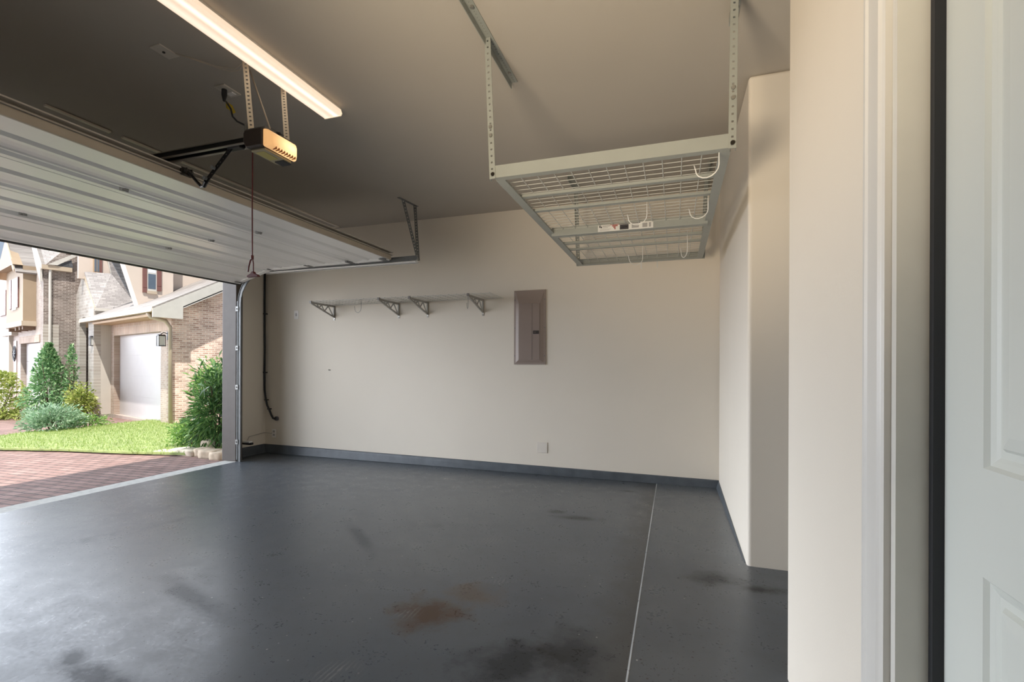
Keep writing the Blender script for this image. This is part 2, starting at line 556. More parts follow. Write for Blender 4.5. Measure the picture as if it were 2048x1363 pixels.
# thin strips on the ceiling behind the opener (frame of a hatch)
mb = MB()
for y0, y1 in ((2.14, 2.55), (2.64, 3.02), (3.12, 5.26)):
    mb.box((-4.185, y0, H - 0.012), (-4.155, y1, H))
mb.box((-4.28, 5.24, H - 0.012), (-4.155, 5.262, H))
tag(mb.build('trim_5', paint('ceiling_strip', (0.75, 0.68, 0.58), 0.4)), kind='structure')

# ------------------------------------------------------------------ entry door on the right
mb = MB()
prof = [(0.43, 1.207), (0.416, 1.207), (0.413, 1.214), (0.418, 1.222), (0.415, 1.227), (0.411, 1.232), (0.411, 1.285), (0.407, 1.293), (0.407, 1.303), (0.416, 1.307), (0.43, 1.307)]
mb.prism(prof, 'Z', 0.0, DZ + 0.11)
prof2 = [(x, DY0 - 0.023 - (y - 1.207)) for x, y in prof]
mb.prism(prof2, 'Z', 0.0, DZ + 0.11)
mb.box((0.409, DY0 - 0.10, DZ + 0.02), (0.43, 1.29, DZ + 0.11))
tag(mb.build('trim_6', trim_m), kind='structure')
mb = MB()
mb.box((0.4285, DY1, 0), (0.60, DY1 + 0.022, DZ + 0.022)); mb.box((0.4285, DY0 - 0.022, 0), (0.60, DY0, DZ + 0.022)); mb.box((0.4285, DY0, DZ), (0.60, DY1, DZ + 0.022))
tag(mb.build('trim_7', jamb_m), kind='structure')
dr = thing('door_1', (0.505, DY1 - 0.02, 0.0), None, None)
tag(dr, kind='structure')
xf = 0.503
# slab with stiles, rails and four sunk raised panels
stile, cm = 0.128, 0.10
yA, yB = DY0 + 0.012, DY1 - 0.012
yc = (yA + yB) / 2
cols = [(yA + stile, yc - cm / 2), (yc + cm / 2, yB - stile)]
rows = [(0.22, 0.885), (1.072, 2.28)]
mb = MB()
ygrid = [yA, cols[0][0], cols[0][1], cols[1][0], cols[1][1], yB]
zgrid = [0.008, rows[0][0], rows[0][1], rows[1][0], rows[1][1], DZ - 0.005]
for i in range(5):
    for j in range(5):
        if i in (1, 3) and j in (1, 3):
            y0, y1, z0, z1 = ygrid[i], ygrid[i + 1], zgrid[j], zgrid[j + 1]
            lev = [(0, 0.0), (0.006, 0.007), (0.016, 0.010), (0.022, 0.013), (0.034, 0.013), (0.040, 0.006), (0.060, 0.003)]
            for a, b in zip(lev[:-1], lev[1:]):
                A = [(xf + a[1], y0 + a[0], z0 + a[0]), (xf + a[1], y1 - a[0], z0 + a[0]), (xf + a[1], y1 - a[0], z1 - a[0]), (xf + a[1], y0 + a[0], z1 - a[0])]
                B = [(xf + b[1], y0 + b[0], z0 + b[0]), (xf + b[1], y1 - b[0], z0 + b[0]), (xf + b[1], y1 - b[0], z1 - b[0]), (xf + b[1], y0 + b[0], z1 - b[0])]
                for k in range(4):
                    mb.face([A[k], A[(k + 1) % 4], B[(k + 1) % 4], B[k]])
            mb.face(B)
        else:
            mb.face([(xf, ygrid[i], zgrid[j]), (xf, ygrid[i + 1], zgrid[j]), (xf, ygrid[i + 1], zgrid[j + 1]), (xf, ygrid[i], zgrid[j + 1])])
mb.box((xf + 0.014, yA, 0.008), (xf + 0.045, yB, DZ - 0.005))
for y0, y1, z0, z1 in ((yA, yA + 0.002, 0.008, DZ - 0.005), (yB - 0.002, yB, 0.008, DZ - 0.005)):
    mb.box((xf, y0, z0), (xf + 0.02, y1, z1))
put(mb, 'slab', door_m, dr)
mb = MB(); mb.box((0.484, DY1 - 0.016, 0), (0.505, DY1, DZ)); mb.box((0.484, DY0, 0), (0.505, DY0 + 0.016, DZ)); mb.box((0.484, DY0, DZ - 0.016), (0.505, DY1, DZ))
put(mb, 'weatherstrip', black_m, dr)
mb = MB(); mb.tube([(xf, yA + 0.07, 0.96), (xf - 0.055, yA + 0.07, 0.96)], 0.012, 10); mb.tube([(xf - 0.045, yA + 0.07, 0.96), (xf - 0.055, yA + 0.07, 0.96), (xf - 0.07, yA + 0.07, 0.96), (xf - 0.08, yA + 0.07, 0.96)], [0.018, 0.027, 0.027, 0.014], 14); mb.tube([(xf, yA + 0.07, 0.96), (xf - 0.008, yA + 0.07, 0.96)], 0.032, 16)
put(mb, 'door_knob', galv_m, dr, smooth=True)

# ------------------------------------------------------------------ overhead garage door, open
GX = [-3.01, -3.44, -4.075, -4.70, -5.20]
GZ = [2.415, 2.412, 2.41, 2.398, 2.262]
GY0, GY1 = -0.20, 4.655
outer_m = paint('door_outer_brown', (0.11, 0.085, 0.07), 0.6)  # unseen outer face, given a dark tone to keep the ceiling above dark
gd = thing('garage_door', (-4.1, 2.2, 2.45), 'white ribbed steel overhead garage door standing open below the ceiling', 'garage door')
for k in range(4):
    a = Vector((GX[k], 0, GZ[k])); b = Vector((GX[k + 1], 0, GZ[k + 1]))
    d = b - a; L = d.length; d.normalize(); up = Vector((d.z, 0, -d.x))
    if up.z < 0: up = -up
    if k == 0:
        q = [(0.0, 0.0), (0.19, 0.0), (0.192, 0.013), (0.228, 0.013), (0.252, -0.003), (0.255, 0.004), (0.31, 0.004), (0.36, 0.0), (0.395, -0.006), (L - 0.022, -0.012), (L - 0.018, -0.013), (L - 0.004, -0.013), (L - 0.001, -0.006)]
    else:
        s_ = L / 0.64
        q = [(0.0, 0.042), (0.035, 0.042), (0.112, 0.0), (0.160, 0.0), (0.162, 0.003), (0.170, 0.003), (0.174, 0.0), (0.36, 0.0), (0.362, 0.018), (0.398, 0.018), (0.426, -0.006), (0.429, 0.003), (0.49, 0.003), (0.54, -0.001), (0.58, -0.005), (0.612, -0.012), (0.616, -0.013), (0.632, -0.013), (0.636, -0.006)]
        q = [(u * s_, w) for u, w in q]
    prof = []
    for u, w in q + [(L, 0.056), (0.0, 0.056)]:
        p = a + d * u + up * w
        prof.append((p.x, p.z))
    mb = MB().prism(prof, 'Y', GY0, GY1)
    mb.mi[len(prof) - 2] = 1                    # the outer skin, turned up to the ceiling
    o = put(mb, 'door_section', [steel_m, outer_m], gd)
    mb = MB()
    c0, c1 = a + d * 0.01, b - d * 0.01
    mb.prism([((c0 - up * 0.010).x, (c0 - up * 0.010).z), ((c1 - up * 0.010).x, (c1 - up * 0.010).z), ((c1 + up * 0.052).x, (c1 + up * 0.052).z), ((c0 + up * 0.052).x, (c0 + up * 0.052).z)], 'Y', GY1 - 0.055, GY1 + 0.002)
    put(mb, 'end_stile', steel_m, gd)
# inner edge board and stiffening strut along the top section
put(MB().box((-3.012, GY0, 2.412), (-2.995, GY1, 2.462)), 'edge_stile', stile_m, gd, bevel=0.003)
mb = MB(); mb.prism([(-3.045, 2.464), (-2.985, 2.464), (-2.985, 2.470), (-3.035, 2.470), (-3.035, 2.494), (-2.985, 2.494), (-2.985, 2.502), (-3.045, 2.502)], 'Y', GY0, GY1 + 0.02)
put(mb, 'strut', paint('strut_grey', (0.50, 0.46, 0.40), 0.45), gd)
mb = MB(); mb.prism([(-5.19, 2.272), (-5.205, 2.245), (-5.225, 2.238), (-5.245, 2.25), (-5.245, 2.29)], 'Y', GY0, GY1)
put(mb, 'bottom_seal', black_m, gd)
put(MB().box((-5.197, GY0, 2.258), (-5.188, GY1, 2.268)), 'bottom_rail', galv_m, gd)
for (sx, sz, y) in ((GX[1], GZ[1], 2.20), (GX[1], GZ[1], 3.29), (GX[2], GZ[2], 3.355), (GX[3], GZ[3], 3.41), (GX[3], GZ[3], 2.29)):
    mb = MB(); mb.box((sx - 0.045, y - 0.012, sz - 0.022), (sx + 0.01, y + 0.012, sz + 0.03)); mb.tube([(sx - 0.01, y - 0.02, sz - 0.022), (sx - 0.01, y + 0.02, sz - 0.022)], 0.006, 8)
    put(mb, 'hinge', paint('hinge_grey', (0.28, 0.28, 0.27), 0.5, 0.4), gd)
for k, (rx, rz) in enumerate(((-3.06, 2.432), (-3.50, 2.428), (-4.08, 2.425), (-4.68, 2.415), (-5.17, 2.285))):
    mb = MB(); mb.tube([(rx, GY1 - 0.09, rz), (rx, GY1 + 0.035, rz)], 0.006, 8)
    mb.tube([(rx, GY1 + 0.022, rz), (rx, GY1 + 0.042, rz)], 0.021, 14)
    mb.box((rx - 0.035, GY1 - 0.10, rz - 0.028), (rx + 0.035, GY1 - 0.004, rz - 0.022)); mb.box((rx - 0.035, GY1 - 0.06, rz - 0.028), (rx - 0.03, GY1 - 0.004, rz + 0.01))
    put(mb, 'roller', paint('roller_dark', (0.10, 0.10, 0.10), 0.4, 0.6) if k in (1, 2) else galv_m, gd)
mb = MB(); mb.box((-2.996, 2.235, 2.455), (-2.985, 2.305, 2.505)); mb.box((-2.985, 2.25, 2.465), (-2.955, 2.254, 2.498)); mb.box((-2.985, 2.286, 2.465), (-2.955, 2.29, 2.498)); mb.tube([(-2.968, 2.24, 2.482), (-2.968, 2.30, 2.482)], 0.010, 8)
put(mb, 'arm_bracket', paint('bracket_dark', (0.10, 0.095, 0.085), 0.4, 0.6), gd)

# track: angle-backed channel, vertical, bend, horizontal
tr = thing('door_track', (-4.0, 4.71, 2.40), 'galvanised steel garage door track bending from the jamb to horizontal below the ceiling', 'track')
TX = -5.268
path = [(TX, 0.0), (TX, 0.8), (TX, 1.6), (TX, 2.02)]
for k in range(1, 9):
    a = math.pi / 2 * k / 8
    path.append((TX + 0.395 * (1 - math.cos(a)), 2.02 + 0.385 * math.sin(a)))
path += [(-4.0, 2.415), (-2.70, 2.428)]
prof = [(-0.026, 0.0), (-0.026, 0.012), (-0.022, 0.012), (-0.022, 0.004), (0.022, 0.004), (0.022, 0.012), (0.026, 0.012), (0.026, 0.0)]
mb = MB(); ii = []
for k, (px, pz) in enumerate(path):
    if k == 0: t = (0, 1)
    elif k == len(path) - 1: t = (path[k][0] - path[k - 1][0], path[k][1] - path[k - 1][1])
    else: t = (path[k + 1][0] - path[k - 1][0], path[k + 1][1] - path[k - 1][1])
    l = math.hypot(*t); t = (t[0] / l, t[1] / l); nn = (t[1], -t[0])
    ii.append(len(mb.v))
    for (w, dd) in prof:
        mb.v.append((px + nn[0] * w, 4.722 - dd, pz + nn[1] * w))
for k in range(len(path) - 1):
    for q in range(8):
        mb.f.append((ii[k] + q, ii[k] + (q + 1) % 8, ii[k + 1] + (q + 1) % 8, ii[k + 1] + q)); mb.mi.append(0)
mb.f.append(tuple(ii[0] + q for q in range(8))); mb.mi.append(0)
mb.f.append(tuple(ii[-1] + q for q in range(8))[::-1]); mb.mi.append(0)
put(mb, 'track_channel', galv_m, tr)
mb = MB(); mb.box((-4.85, 4.722, 2.372), (-2.70, 4.727, 2.44)); mb.box((-4.85, 4.722, 2.372), (-2.70, 4.75, 2.376))
mb.box((-4.85, 4.698, 2.380), (-2.72, 4.722, 2.389))
put(mb, 'backing_angle', paint('galvanised_bright', (0.88, 0.87, 0.84), 0.42, 0.1), tr)
mb = MB(); mb.box((-5.322, 4.722, 0.02), (-5.24, 4.727, 2.05)); mb.box((-5.322, 4.722, 0.02), (-5.317, 4.78, 2.05))
put(mb, 'wall_angle', galv_m, tr)
for z in (0.25, 0.95, 1.45, 1.95):
    mb = MB(); mb.box((-5.322, 4.708, z - 0.03), (-5.28, 4.7235, z + 0.03)); mb.tube([(-5.305, 4.708, z), (-5.305, 4.698, z)], 0.008, 8)
    put(mb, 'track_bracket', paint('bracket_dark2', (0.22, 0.22, 0.21), 0.4, 0.6), tr)


def perforated(mb, a, b, w, t, normal, pitch=0.038, hole=0.010):
    """flat strap with a row of round-ish holes: built from the rims between square holes"""
    a, b = Vector(a), Vector(b); L = (b - a).length; d = (b - a) / L; n = Vector(normal)
    sd = d.cross(n).normalized(); n = sd.cross(d).normalized()
    k = max(1, int(L / pitch)); p = L / k

    def pc(u0, u1, s0, s1):
        c = []
        for nn in (-t / 2, t / 2):
            for u, s_ in ((u0, s0), (u1, s0), (u1, s1), (u0, s1)):
                c.append(a + d * u + sd * s_ + n * nn)
        i = len(mb.v); mb.v += [tuple(q) for q in c]
        for q in ((0, 3, 2, 1), (4, 5, 6, 7), (0, 1, 5, 4), (1, 2, 6, 5), (2, 3, 7, 6), (3, 0, 4, 7)):
            mb.f.append(tuple(i + z for z in q)); mb.mi.append(mb.cur)
    pc(0, L, -w / 2, -hole / 2); pc(0, L, hole / 2, w / 2)
    for j in range(k + 1):
        u0 = 0 if j == 0 else (j - 0.5) * p + hole / 2
        u1 = L if j == k else (j + 0.5) * p - hole / 2
        pc(u0, u1, -hole / 2, hole / 2)


hg = thing('track_hanger', (-2.75, 4.72, 3.05), 'perforated steel angle hanger bracing the end of the door track to the ceiling', 'hanger')
mb = MB(); perforated(mb, (-2.70, 4.735, 2.40), (-2.815, 4.60, 3.045), 0.032, 0.003, (0.4, -0.9, 0), 0.034, 0.011)
put(mb, 'strap', galv_m, hg)
mb = MB(); perforated(mb, (-2.70, 4.732, 2.40), (-2.79, 4.81, 3.045), 0.034, 0.003, (0.5, -0.85, 0), 0.034, 0.011)
put(mb, 'strap', galv_m, hg)
mb = MB(); perforated(mb, (-2.83, 4.53, 3.047), (-2.79, 4.86, 3.047), 0.034, 0.004, (0, 0, 1), 0.034, 0.011)
put(mb, 'ceiling_strap', galv_m, hg)
for p in ((-2.70, 4.722, 2.405), (-2.70, 4.722, 2.45)):
    put(MB().tube([p, (p[0], p[1] - 0.02, p[2])], 0.008, 6), 'bolt', bolt2_m, hg)

# ------------------------------------------------------------------ door opener
op = thing('garage_door_opener', (-2.25, 2.2, 2.5), 'black garage door opener with lit amber lens hanging from perforated straps', 'garage door opener')
hx0, hx1, hy0, hy1, hz0, hz1 = -2.285, -2.15, 2.062, 2.305, 2.446, 2.549
mb = MB(); mb.prism([(hx0 + 0.02, hz0), (hx1, hz0), (hx1, hz1), (hx0 + 0.01, hz1), (hx0, hz1 - 0.02), (hx0, hz0 + 0.04)], 'Y', hy0, hy1)
put(mb, 'housing', darkbrown_m, op, bevel=0.008)
mb = MB()
lp = []
for (x, y0, y1, z0, z1) in ((hx1 + 0.001, hy0 + 0.004, hy1 - 0.004, hz0 - 0.004, hz1 - 0.004), (hx1 + 0.024, hy0 + 0.012, hy1 - 0.012, hz0 - 0.002, hz1 - 0.010), (hx1 + 0.044, hy0 + 0.035, hy1 - 0.03, hz0 + 0.006, hz1 - 0.030), (hx1 + 0.052, hy0 + 0.06, hy1 - 0.05, hz0 + 0.02, hz1 - 0.05)):
    lp.append([(x, y0, z0), (x, y1, z0), (x, y1, z1), (x, y0, z1)])
for A, B in zip(lp[:-1], lp[1:]):
    for k in range(4):
        mb.face([A[k], A[(k + 1) % 4], B[(k + 1) % 4], B[k]])
mb.face(lp[-1]); mb.face(lp[0])
m, nt, p = nodes_of('amber_lens')
tc = N(nt, 'ShaderNodeTexCoord')
mp = N(nt, 'ShaderNodeMapping', vector_type='TEXTURE'); mp.inputs['Location'].default_value = (hx1 + 0.06, hy0 + 0.17, hz0 + 0.045); mp.inputs['Scale'].default_value = (0.14, 0.12, 0.07)
nt.links.new(tc.outputs['Object'], mp.inputs['Vector'])
ln = N(nt, 'ShaderNodeVectorMath', operation='LENGTH'); nt.links.new(mp.outputs[0], ln.inputs[0])
hot = ramp(nt, ln.outputs['Value'], 1.2, 0.1)
nt.links.new(mix(nt, hot, (0.86, 0.46, 0.18), (1.0, 0.72, 0.36)), p.inputs['Emission Color'])
p.inputs['Base Color'].default_value = (0.8, 0.5, 0.25, 1); p.inputs['Roughness'].default_value = 0.4
nt.links.new(mathn(nt, 'ADD', 0.62, hot), p.inputs['Emission Strength'])
lens = put(mb, 'light_lens', m, op, bevel=0.010)
lens.data.materials[0] = m
for k in range(8):
    y = hy0 + 0.055 + k * 0.020
    mb = MB(); mb.box((hx1 + 0.020, y, hz0 - 0.003), (hx1 + 0.0462, y + 0.007, hz0 + 0.026))
    sub(mb, 'vent_slot', paint('slot_amber', (0.35, 0.14, 0.04), 0.5), lens, op)
    lens.children[-1].location = -op.location if False else Vector((0, 0, 0))
mb = MB(); mb.box((hx0 + 0.03, hy0 + 0.03, hz0 - 0.012), (hx1 - 0.005, hy1 - 0.02, hz0 + 0.001))
under = put(mb, 'underside_cover', paint('underside_tan', (0.34, 0.30, 0.20), 0.5), op, bevel=0.004)
put(MB().box((hx0 + 0.045, hy0 + 0.045, hz0 - 0.0135), (hx1 - 0.03, hy0 + 0.15, hz0 - 0.0115)), 'sticker', paint('sticker_yellow', (0.42, 0.36, 0.12), 0.6), op)
put(MB().box((hx0 + 0.055, hy0 + 0.17, hz0 - 0.018), (hx1 - 0.012, hy0 + 0.235, hz0 - 0.011)), 'control_panel', black_m, op, bevel=0.004)
mb = MB(); mb.box((hx0 - 0.01, hy0 + 0.02, hz1), (hx1 + 0.0, hy0 + 0.13, hz1 + 0.012)); mb.box((hx0 - 0.01, hy0 + 0.02, hz1 + 0.01), (hx0 - 0.005, hy0 + 0.16, hz1 + 0.05)); mb.box((hx0 - 0.01, hy1 - 0.14, hz1), (hx1, hy1 - 0.02, hz1 + 0.012)); mb.box((hx1 - 0.05, hy1 - 0.13, hz1 + 0.01), (hx1 - 0.045, hy1 - 0.02, hz1 + 0.05))
put(mb, 'mounting_bracket', galv_m, op)
for a, b, nrm in (((-2.262, 2.10, 2.555), (-2.405, 2.185, 3.045), (0.6, -0.8, 0)), ((-2.165, 2.26, 2.555), (-2.399, 2.469, 3.045), (0.6, -0.8, 0))):
    mb = MB(); perforated(mb, a, b, 0.030, 0.003, nrm, 0.028, 0.011)
    put(mb, 'hanger_strap', paint('strap_tan_steel', (0.62, 0.55, 0.44), 0.45, 0.3), op)
mb = MB(); mb.tube([(-2.205, 2.2, 2.55), (-2.478, 2.288, 3.046)], 0.005, 8)
put(mb, 'brace_rod', paint('brace_tan', (0.42, 0.36, 0.29), 0.4, 0.4), op)
mb = MB(); mb.box((-5.40, 2.178, 2.542), (hx0, 2.181, 2.574)); mb.box((-5.40, 2.178, 2.572), (hx0, 2.222, 2.575)); mb.box((-5.40, 2.219, 2.542), (hx0, 2.222, 2.574))
put(mb, 'rail', blackmetal_m, op)
put(MB().box((-5.40, 2.172, 2.5755), (hx0, 2.228, 2.580)), 'rail_top_flange', paint('rail_grey', (0.30, 0.27, 0.23), 0.4, 0.4), op)
mb = MB(); mb.box((-5.40, 2.164, 2.537), (hx0, 2.181, 2.5415)); mb.box((-5.40, 2.219, 2.537), (hx0, 2.236, 2.5415))
put(mb, 'rail_edge', paint('rail_edge_grey', (0.32, 0.29, 0.25), 0.35, 0.4), op)
mb = MB(); mb.box((-2.54, 2.18, 2.527), (-2.44, 2.22, 2.568))
put(mb, 'trolley', blackmetal_m, op, bevel=0.005)
mb = MB(); perforated(mb, (-2.495, 2.19, 2.552), (-2.725, 2.19, 2.352), 0.026, 0.005, (0, 1, 0), 0.03, 0.008)
mb.tube([(-2.715, 2.19, 2.360), (-2.745, 2.20, 2.338), (-2.785, 2.215, 2.342), (-2.86, 2.235, 2.40), (-2.93, 2.255, 2.455), (-2.968, 2.27, 2.482)], [0.013, 0.012, 0.010, 0.009, 0.009, 0.009], 8)
put(mb, 'door_arm', blackmetal_m, op)
for u in (0.62, 0.90):
    c = Vector((-2.495, 2.18, 2.552)).lerp(Vector((-2.725, 2.18, 2.352)), u)
    put(MB().tube([c, c + Vector((0, -0.018, 0))], 0.012, 6), 'arm_bolt', galv_m, op)
mb = MB(); mb.tube([(-2.19, 2.30, 2.55), (-2.16, 2.20, 2.575), (-2.19, 2.12, 2.55)], 0.006, 6)
put(mb, 'antenna_wire', black_m, op)

rc = thing('release_cord', (-2.36, 2.2, 2.50), 'thin red release cord with a tied red handle hanging below the opener', 'cord')
mb = MB(); mb.tube([(-2.36, 2.2, 2.505), (-2.362, 2.2, 2.2), (-2.36, 2.2, 1.87), (-2.352, 2.2, 1.84), (-2.352, 2.2, 1.785)], 0.0036, 6)
mb.tube([(-2.36, 2.2, 1.872), (-2.375, 2.2, 1.855), (-2.387, 2.2, 1.82), (-2.392, 2.2, 1.79)], 0.0045, 6)
mb.tube([(-2.36, 2.2, 1.885), (-2.36, 2.2, 1.862)], 0.008, 8)
put(mb, 'cord', red_m, rc)
mb = MB(); mb.prism([(-2.395, 1.757), (-2.308, 1.757), (-2.312, 1.768), (-2.338, 1.778), (-2.346, 1.79), (-2.358, 1.79), (-2.366, 1.778), (-2.392, 1.768)], 'Y', 2.19, 2.21)
put(mb, 'handle', red_m, rc, bevel=0.003)

# ------------------------------------------------------------------ fluorescent fixture
lx = -2.289
fl = thing('ceiling_light', (lx, 1.6, 3.05), 'long lit fluorescent ceiling light with a translucent lens', 'light')
put(MB().box((lx - 0.062, 0.38, 3.028), (lx + 0.058, 2.832, 3.05)), 'housing', paint('fixture_white', (0.75, 0.72, 0.66), 0.45), fl)
m, nt, p = nodes_of('lit_lens')
tc = N(nt, 'ShaderNodeTexCoord'); sx = N(nt, 'ShaderNodeSeparateXYZ'); nt.links.new(tc.outputs['Object'], sx.inputs[0])
xx = sx.outputs[0]
l1 = ramp(nt, mathn(nt, 'ABSOLUTE', mathn(nt, 'SUBTRACT', xx, lx + 0.034)), 0.030, 0.006)
l2 = ramp(nt, mathn(nt, 'ABSOLUTE', mathn(nt, 'SUBTRACT', xx, lx - 0.038)), 0.038, 0.004)
lobes = mathn(nt, 'ADD', l1, mathn(nt, 'MULTIPLY', l2, 0.55))
nt.links.new(mix(nt, lobes, (1.0, 0.74, 0.54), (1.0, 0.90, 0.74)), p.inputs['Emission Color'])
nt.links.new(mathn(nt, 'ADD', 0.78, mathn(nt, 'MULTIPLY', lobes, 0.36)), p.inputs['Emission Strength'])
p.inputs['Base Color'].default_value = (0.8, 0.76, 0.68, 1); p.inputs['Roughness'].default_value = 0.4
mb = MB(); mb.prism([(lx - 0.064, 3.03), (lx - 0.075, 2.998), (lx - 0.066, 2.985), (lx + 0.068, 2.985), (lx + 0.077, 2.998), (lx + 0.066, 3.03)], 'Y', 0.40, 2.806)
put(mb, 'lens', m, fl)
mb = MB(); mb.prism([(lx - 0.066, 3.03), (lx - 0.077, 2.998), (lx - 0.068, 2.983), (lx + 0.070, 2.983), (lx + 0.079, 2.998), (lx + 0.068, 3.03)], 'Y', 2.807, 2.814)
put(mb, 'end_cap', glow('end_cap_glow', (0.9, 0.76, 0.58), 0.45), fl)

# ceiling plates, cord
cp = thing('ceiling_plate', (-2.79, 1.99, 3.05), 'blank plate on the ceiling nearest the fluorescent light start', 'wall plate')
tag(cp, 'rectangular junction plate on the dark ceiling left of the lit fixture, feeding a thin wire')
put(MB().box((-2.84, 1.935, 3.043), (-2.755, 2.05, 3.05)), 'plate', paint('dim_plate', (0.60, 0.55, 0.48), 0.4), cp, bevel=0.002)
put(MB().tube([(-2.80, 1.99, 3.044), (-2.80, 1.99, 3.038)], 0.008, 8), 'screw', bolt_m, cp)
co = thing('ceiling_outlet', (-2.80, 2.41, 3.05), 'ceiling power outlet above the opener with a black plug in it', 'outlet')
put(MB().box((-2.845, 2.345, 3.042), (-2.755, 2.475, 3.05)), 'plate', paint('dim_plate', (0.60, 0.55, 0.48), 0.4), co, bevel=0.002)
put(MB().box((-2.825, 2.42, 3.037), (-2.775, 2.455, 3.043)), 'socket', plate_m, co, bevel=0.002)
pc = thing('power_cord', (-2.80, 2.38, 3.03), 'black opener power cord with a yellow tag plugged into the ceiling outlet', 'cord')
put(MB().tube([(-2.80, 2.385, 3.040), (-2.80, 2.385, 3.005), (-2.79, 2.375, 2.96)], [0.016, 0.017, 0.008], 10), 'plug', black_m, pc)
put(MB().tube([(-2.79, 2.375, 2.965), (-2.74, 2.35, 2.93), (-2.68, 2.31, 2.885), (-2.645, 2.30, 2.845), (-2.62, 2.29, 2.79), (-2.56, 2.27, 2.74), (-2.47, 2.24, 2.69), (-2.36, 2.2, 2.62), (-2.27, 2.15, 2.55)], 0.0055, 8), 'cable', black_m, pc)
mb = MB(); mb.slab([(-2.735, 2.35, 2.93), (-2.70, 2.36, 2.905), (-2.645, 2.335, 2.84), (-2.655, 2.32, 2.825), (-2.70, 2.33, 2.87)], 0.002); mb.slab([(-2.742, 2.345, 2.935), (-2.72, 2.33, 2.88), (-2.69, 2.32, 2.86), (-2.70, 2.335, 2.90)], 0.002)
put(mb, 'tag', yellow_m, pc)
sw = MB(); sw.tube([(-2.755, 2.03, 3.046), (-2.719, 2.071, 3.044), (-2.66, 2.13, 3.034), (-2.60, 2.18, 3.02), (-2.54, 2.21, 3.008), (-2.48, 2.215, 3.006), (-2.41, 2.19, 3.03)], 0.0028, 6); sw.tube([(-2.755, 2.025, 3.046), (-2.70, 2.09, 3.046), (-2.62, 2.17, 3.034), (-2.52, 2.215, 3.022), (-2.41, 2.195, 3.035)], 0.0028, 6)
tag(sw.build('signal_wire', paint('wire_tan', (0.50, 0.44, 0.36), 0.5), loc=(-2.6, 2.1, 3.03), smooth=True), 'pair of thin pale wires sagging along the dark ceiling to the opener strap', 'wire')

# ------------------------------------------------------------------ overhead storage rack
rk = thing('storage_rack', (-0.35, 3.64, 2.25), 'grey steel overhead storage rack with a wire deck hung from the ceiling', 'storage rack')
RX0, RX1, RY0, RY1, RZ = -0.93, 0.245, 2.43, 4.86, 2.253


def chan(mb, y, flip, z0=RZ, h=0.066):
    s_ = -1 if flip else 1
    mb.prism([(y, z0), (y + s_ * 0.045, z0), (y + s_ * 0.045, z0 + 0.005), (y + s_ * 0.004, z0 + 0.005), (y + s_ * 0.004, z0 + h - 0.003), (y + s_ * 0.02, z0 + h - 0.003), (y + s_ * 0.02, z0 + h), (y, z0 + h)], 'X', RX0 + 0.004, RX1 - 0.004)


mb = MB(); chan(mb, RY0, False); put(mb, 'front_beam', rack_m, rk)
mb = MB(); mb.prism([(3.60, RZ - 0.02), (3.66, RZ - 0.02), (3.66, RZ + 0.045), (3.60, RZ + 0.045)], 'X', RX0 + 0.03, RX1 - 0.03); mbeam = put(mb, 'middle_beam', rack_m, rk, bevel=0.003)
mb = MB(); chan(mb, RY1, True); put(mb, 'back_beam', rack_m, rk)
for xs, d in ((RX0, 1), (RX1, -1)):
    mb = MB(); mb.prism([(xs, RZ), (xs + d * 0.05, RZ), (xs + d * 0.05, RZ + 0.005), (xs + d * 0.004, RZ + 0.005), (xs + d * 0.004, RZ + 0.066), (xs, RZ + 0.066)], 'Y', RY0 + 0.0455, RY1 - 0.0455)
    put(mb, 'side_rail', rack_m, rk)
for y in (2.80, 3.08, 3.99, 4.21):
    mb = MB(); mb.box((RX0 + 0.04, y - 0.018, RZ + 0.008), (RX1 - 0.04, y + 0.018, RZ + 0.024))
    put(mb, 'cross_bar', rack_m, rk)
for y0, y1 in ((RY0 + 0.02, 3.62), (3.65, RY1 - 0.02)):
    mb = MB()
    n = 19
    for k in range(n):
        y = y0 + 0.02 + (y1 - y0 - 0.04) * k / (n - 1)
        mb.tube([(RX0 + 0.01, y, RZ + 0.030), (RX1 - 0.01, y, RZ + 0.030)], 0.0020, 5)
    for k in range(13):
        x = RX0 + 0.03 + (RX1 - RX0 - 0.06) * k / 12
        mb.tube([(x, y0, RZ + 0.0255), (x, y1, RZ + 0.0255)], 0.0024, 5)
    put(mb, 'wire_deck', wire_m, rk)
posts = (((RX0 - 0.004, RY0 - 0.003, RZ - 0.005), (-0.983, 2.469, 3.045), (0, -1, 0)), ((RX1 + 0.002, RY0 - 0.003, RZ - 0.005), (0.262, 2.49, 3.045), (0, -1, 0)), ((RX0, RY1 + 0.003, RZ), (-0.955, 4.84, 3.045), (0, 1, 0)), ((RX1, RY1 + 0.003, RZ), (0.275, 4.84, 3.045), (0, 1, 0)))
for a, b, nrm in posts:
    mb = MB(); perforated(mb, a, b, 0.034, 0.004, nrm, 0.036, 0.010)
    a2, b2 = Vector(a), Vector(b); mb.bar(a2 + Vector((-0.016 if a[0] < 0 else 0.016, -nrm[1] * 0.016, 0)), b2 + Vector((-0.016 if a[0] < 0 else 0.016, -nrm[1] * 0.016, 0)), 0.003, 0.032, (0, 1, 0))
    po = put(mb, 'post', rack_m, rk)
    for u in (0.30, 0.36):
        c = a2.lerp(b2, u); sub(MB().tube([c, c + Vector((0, nrm[1] * 0.012, 0))], 0.009, 6), 'nut', bolt2_m, po, rk)
    c = a2 + Vector((0.002, 0, 0.024)); sub(MB().tube([c, c + Vector((0, nrm[1] * 0.008, 0))], 0.010, 10), 'bolt', bolt_m, po, rk)
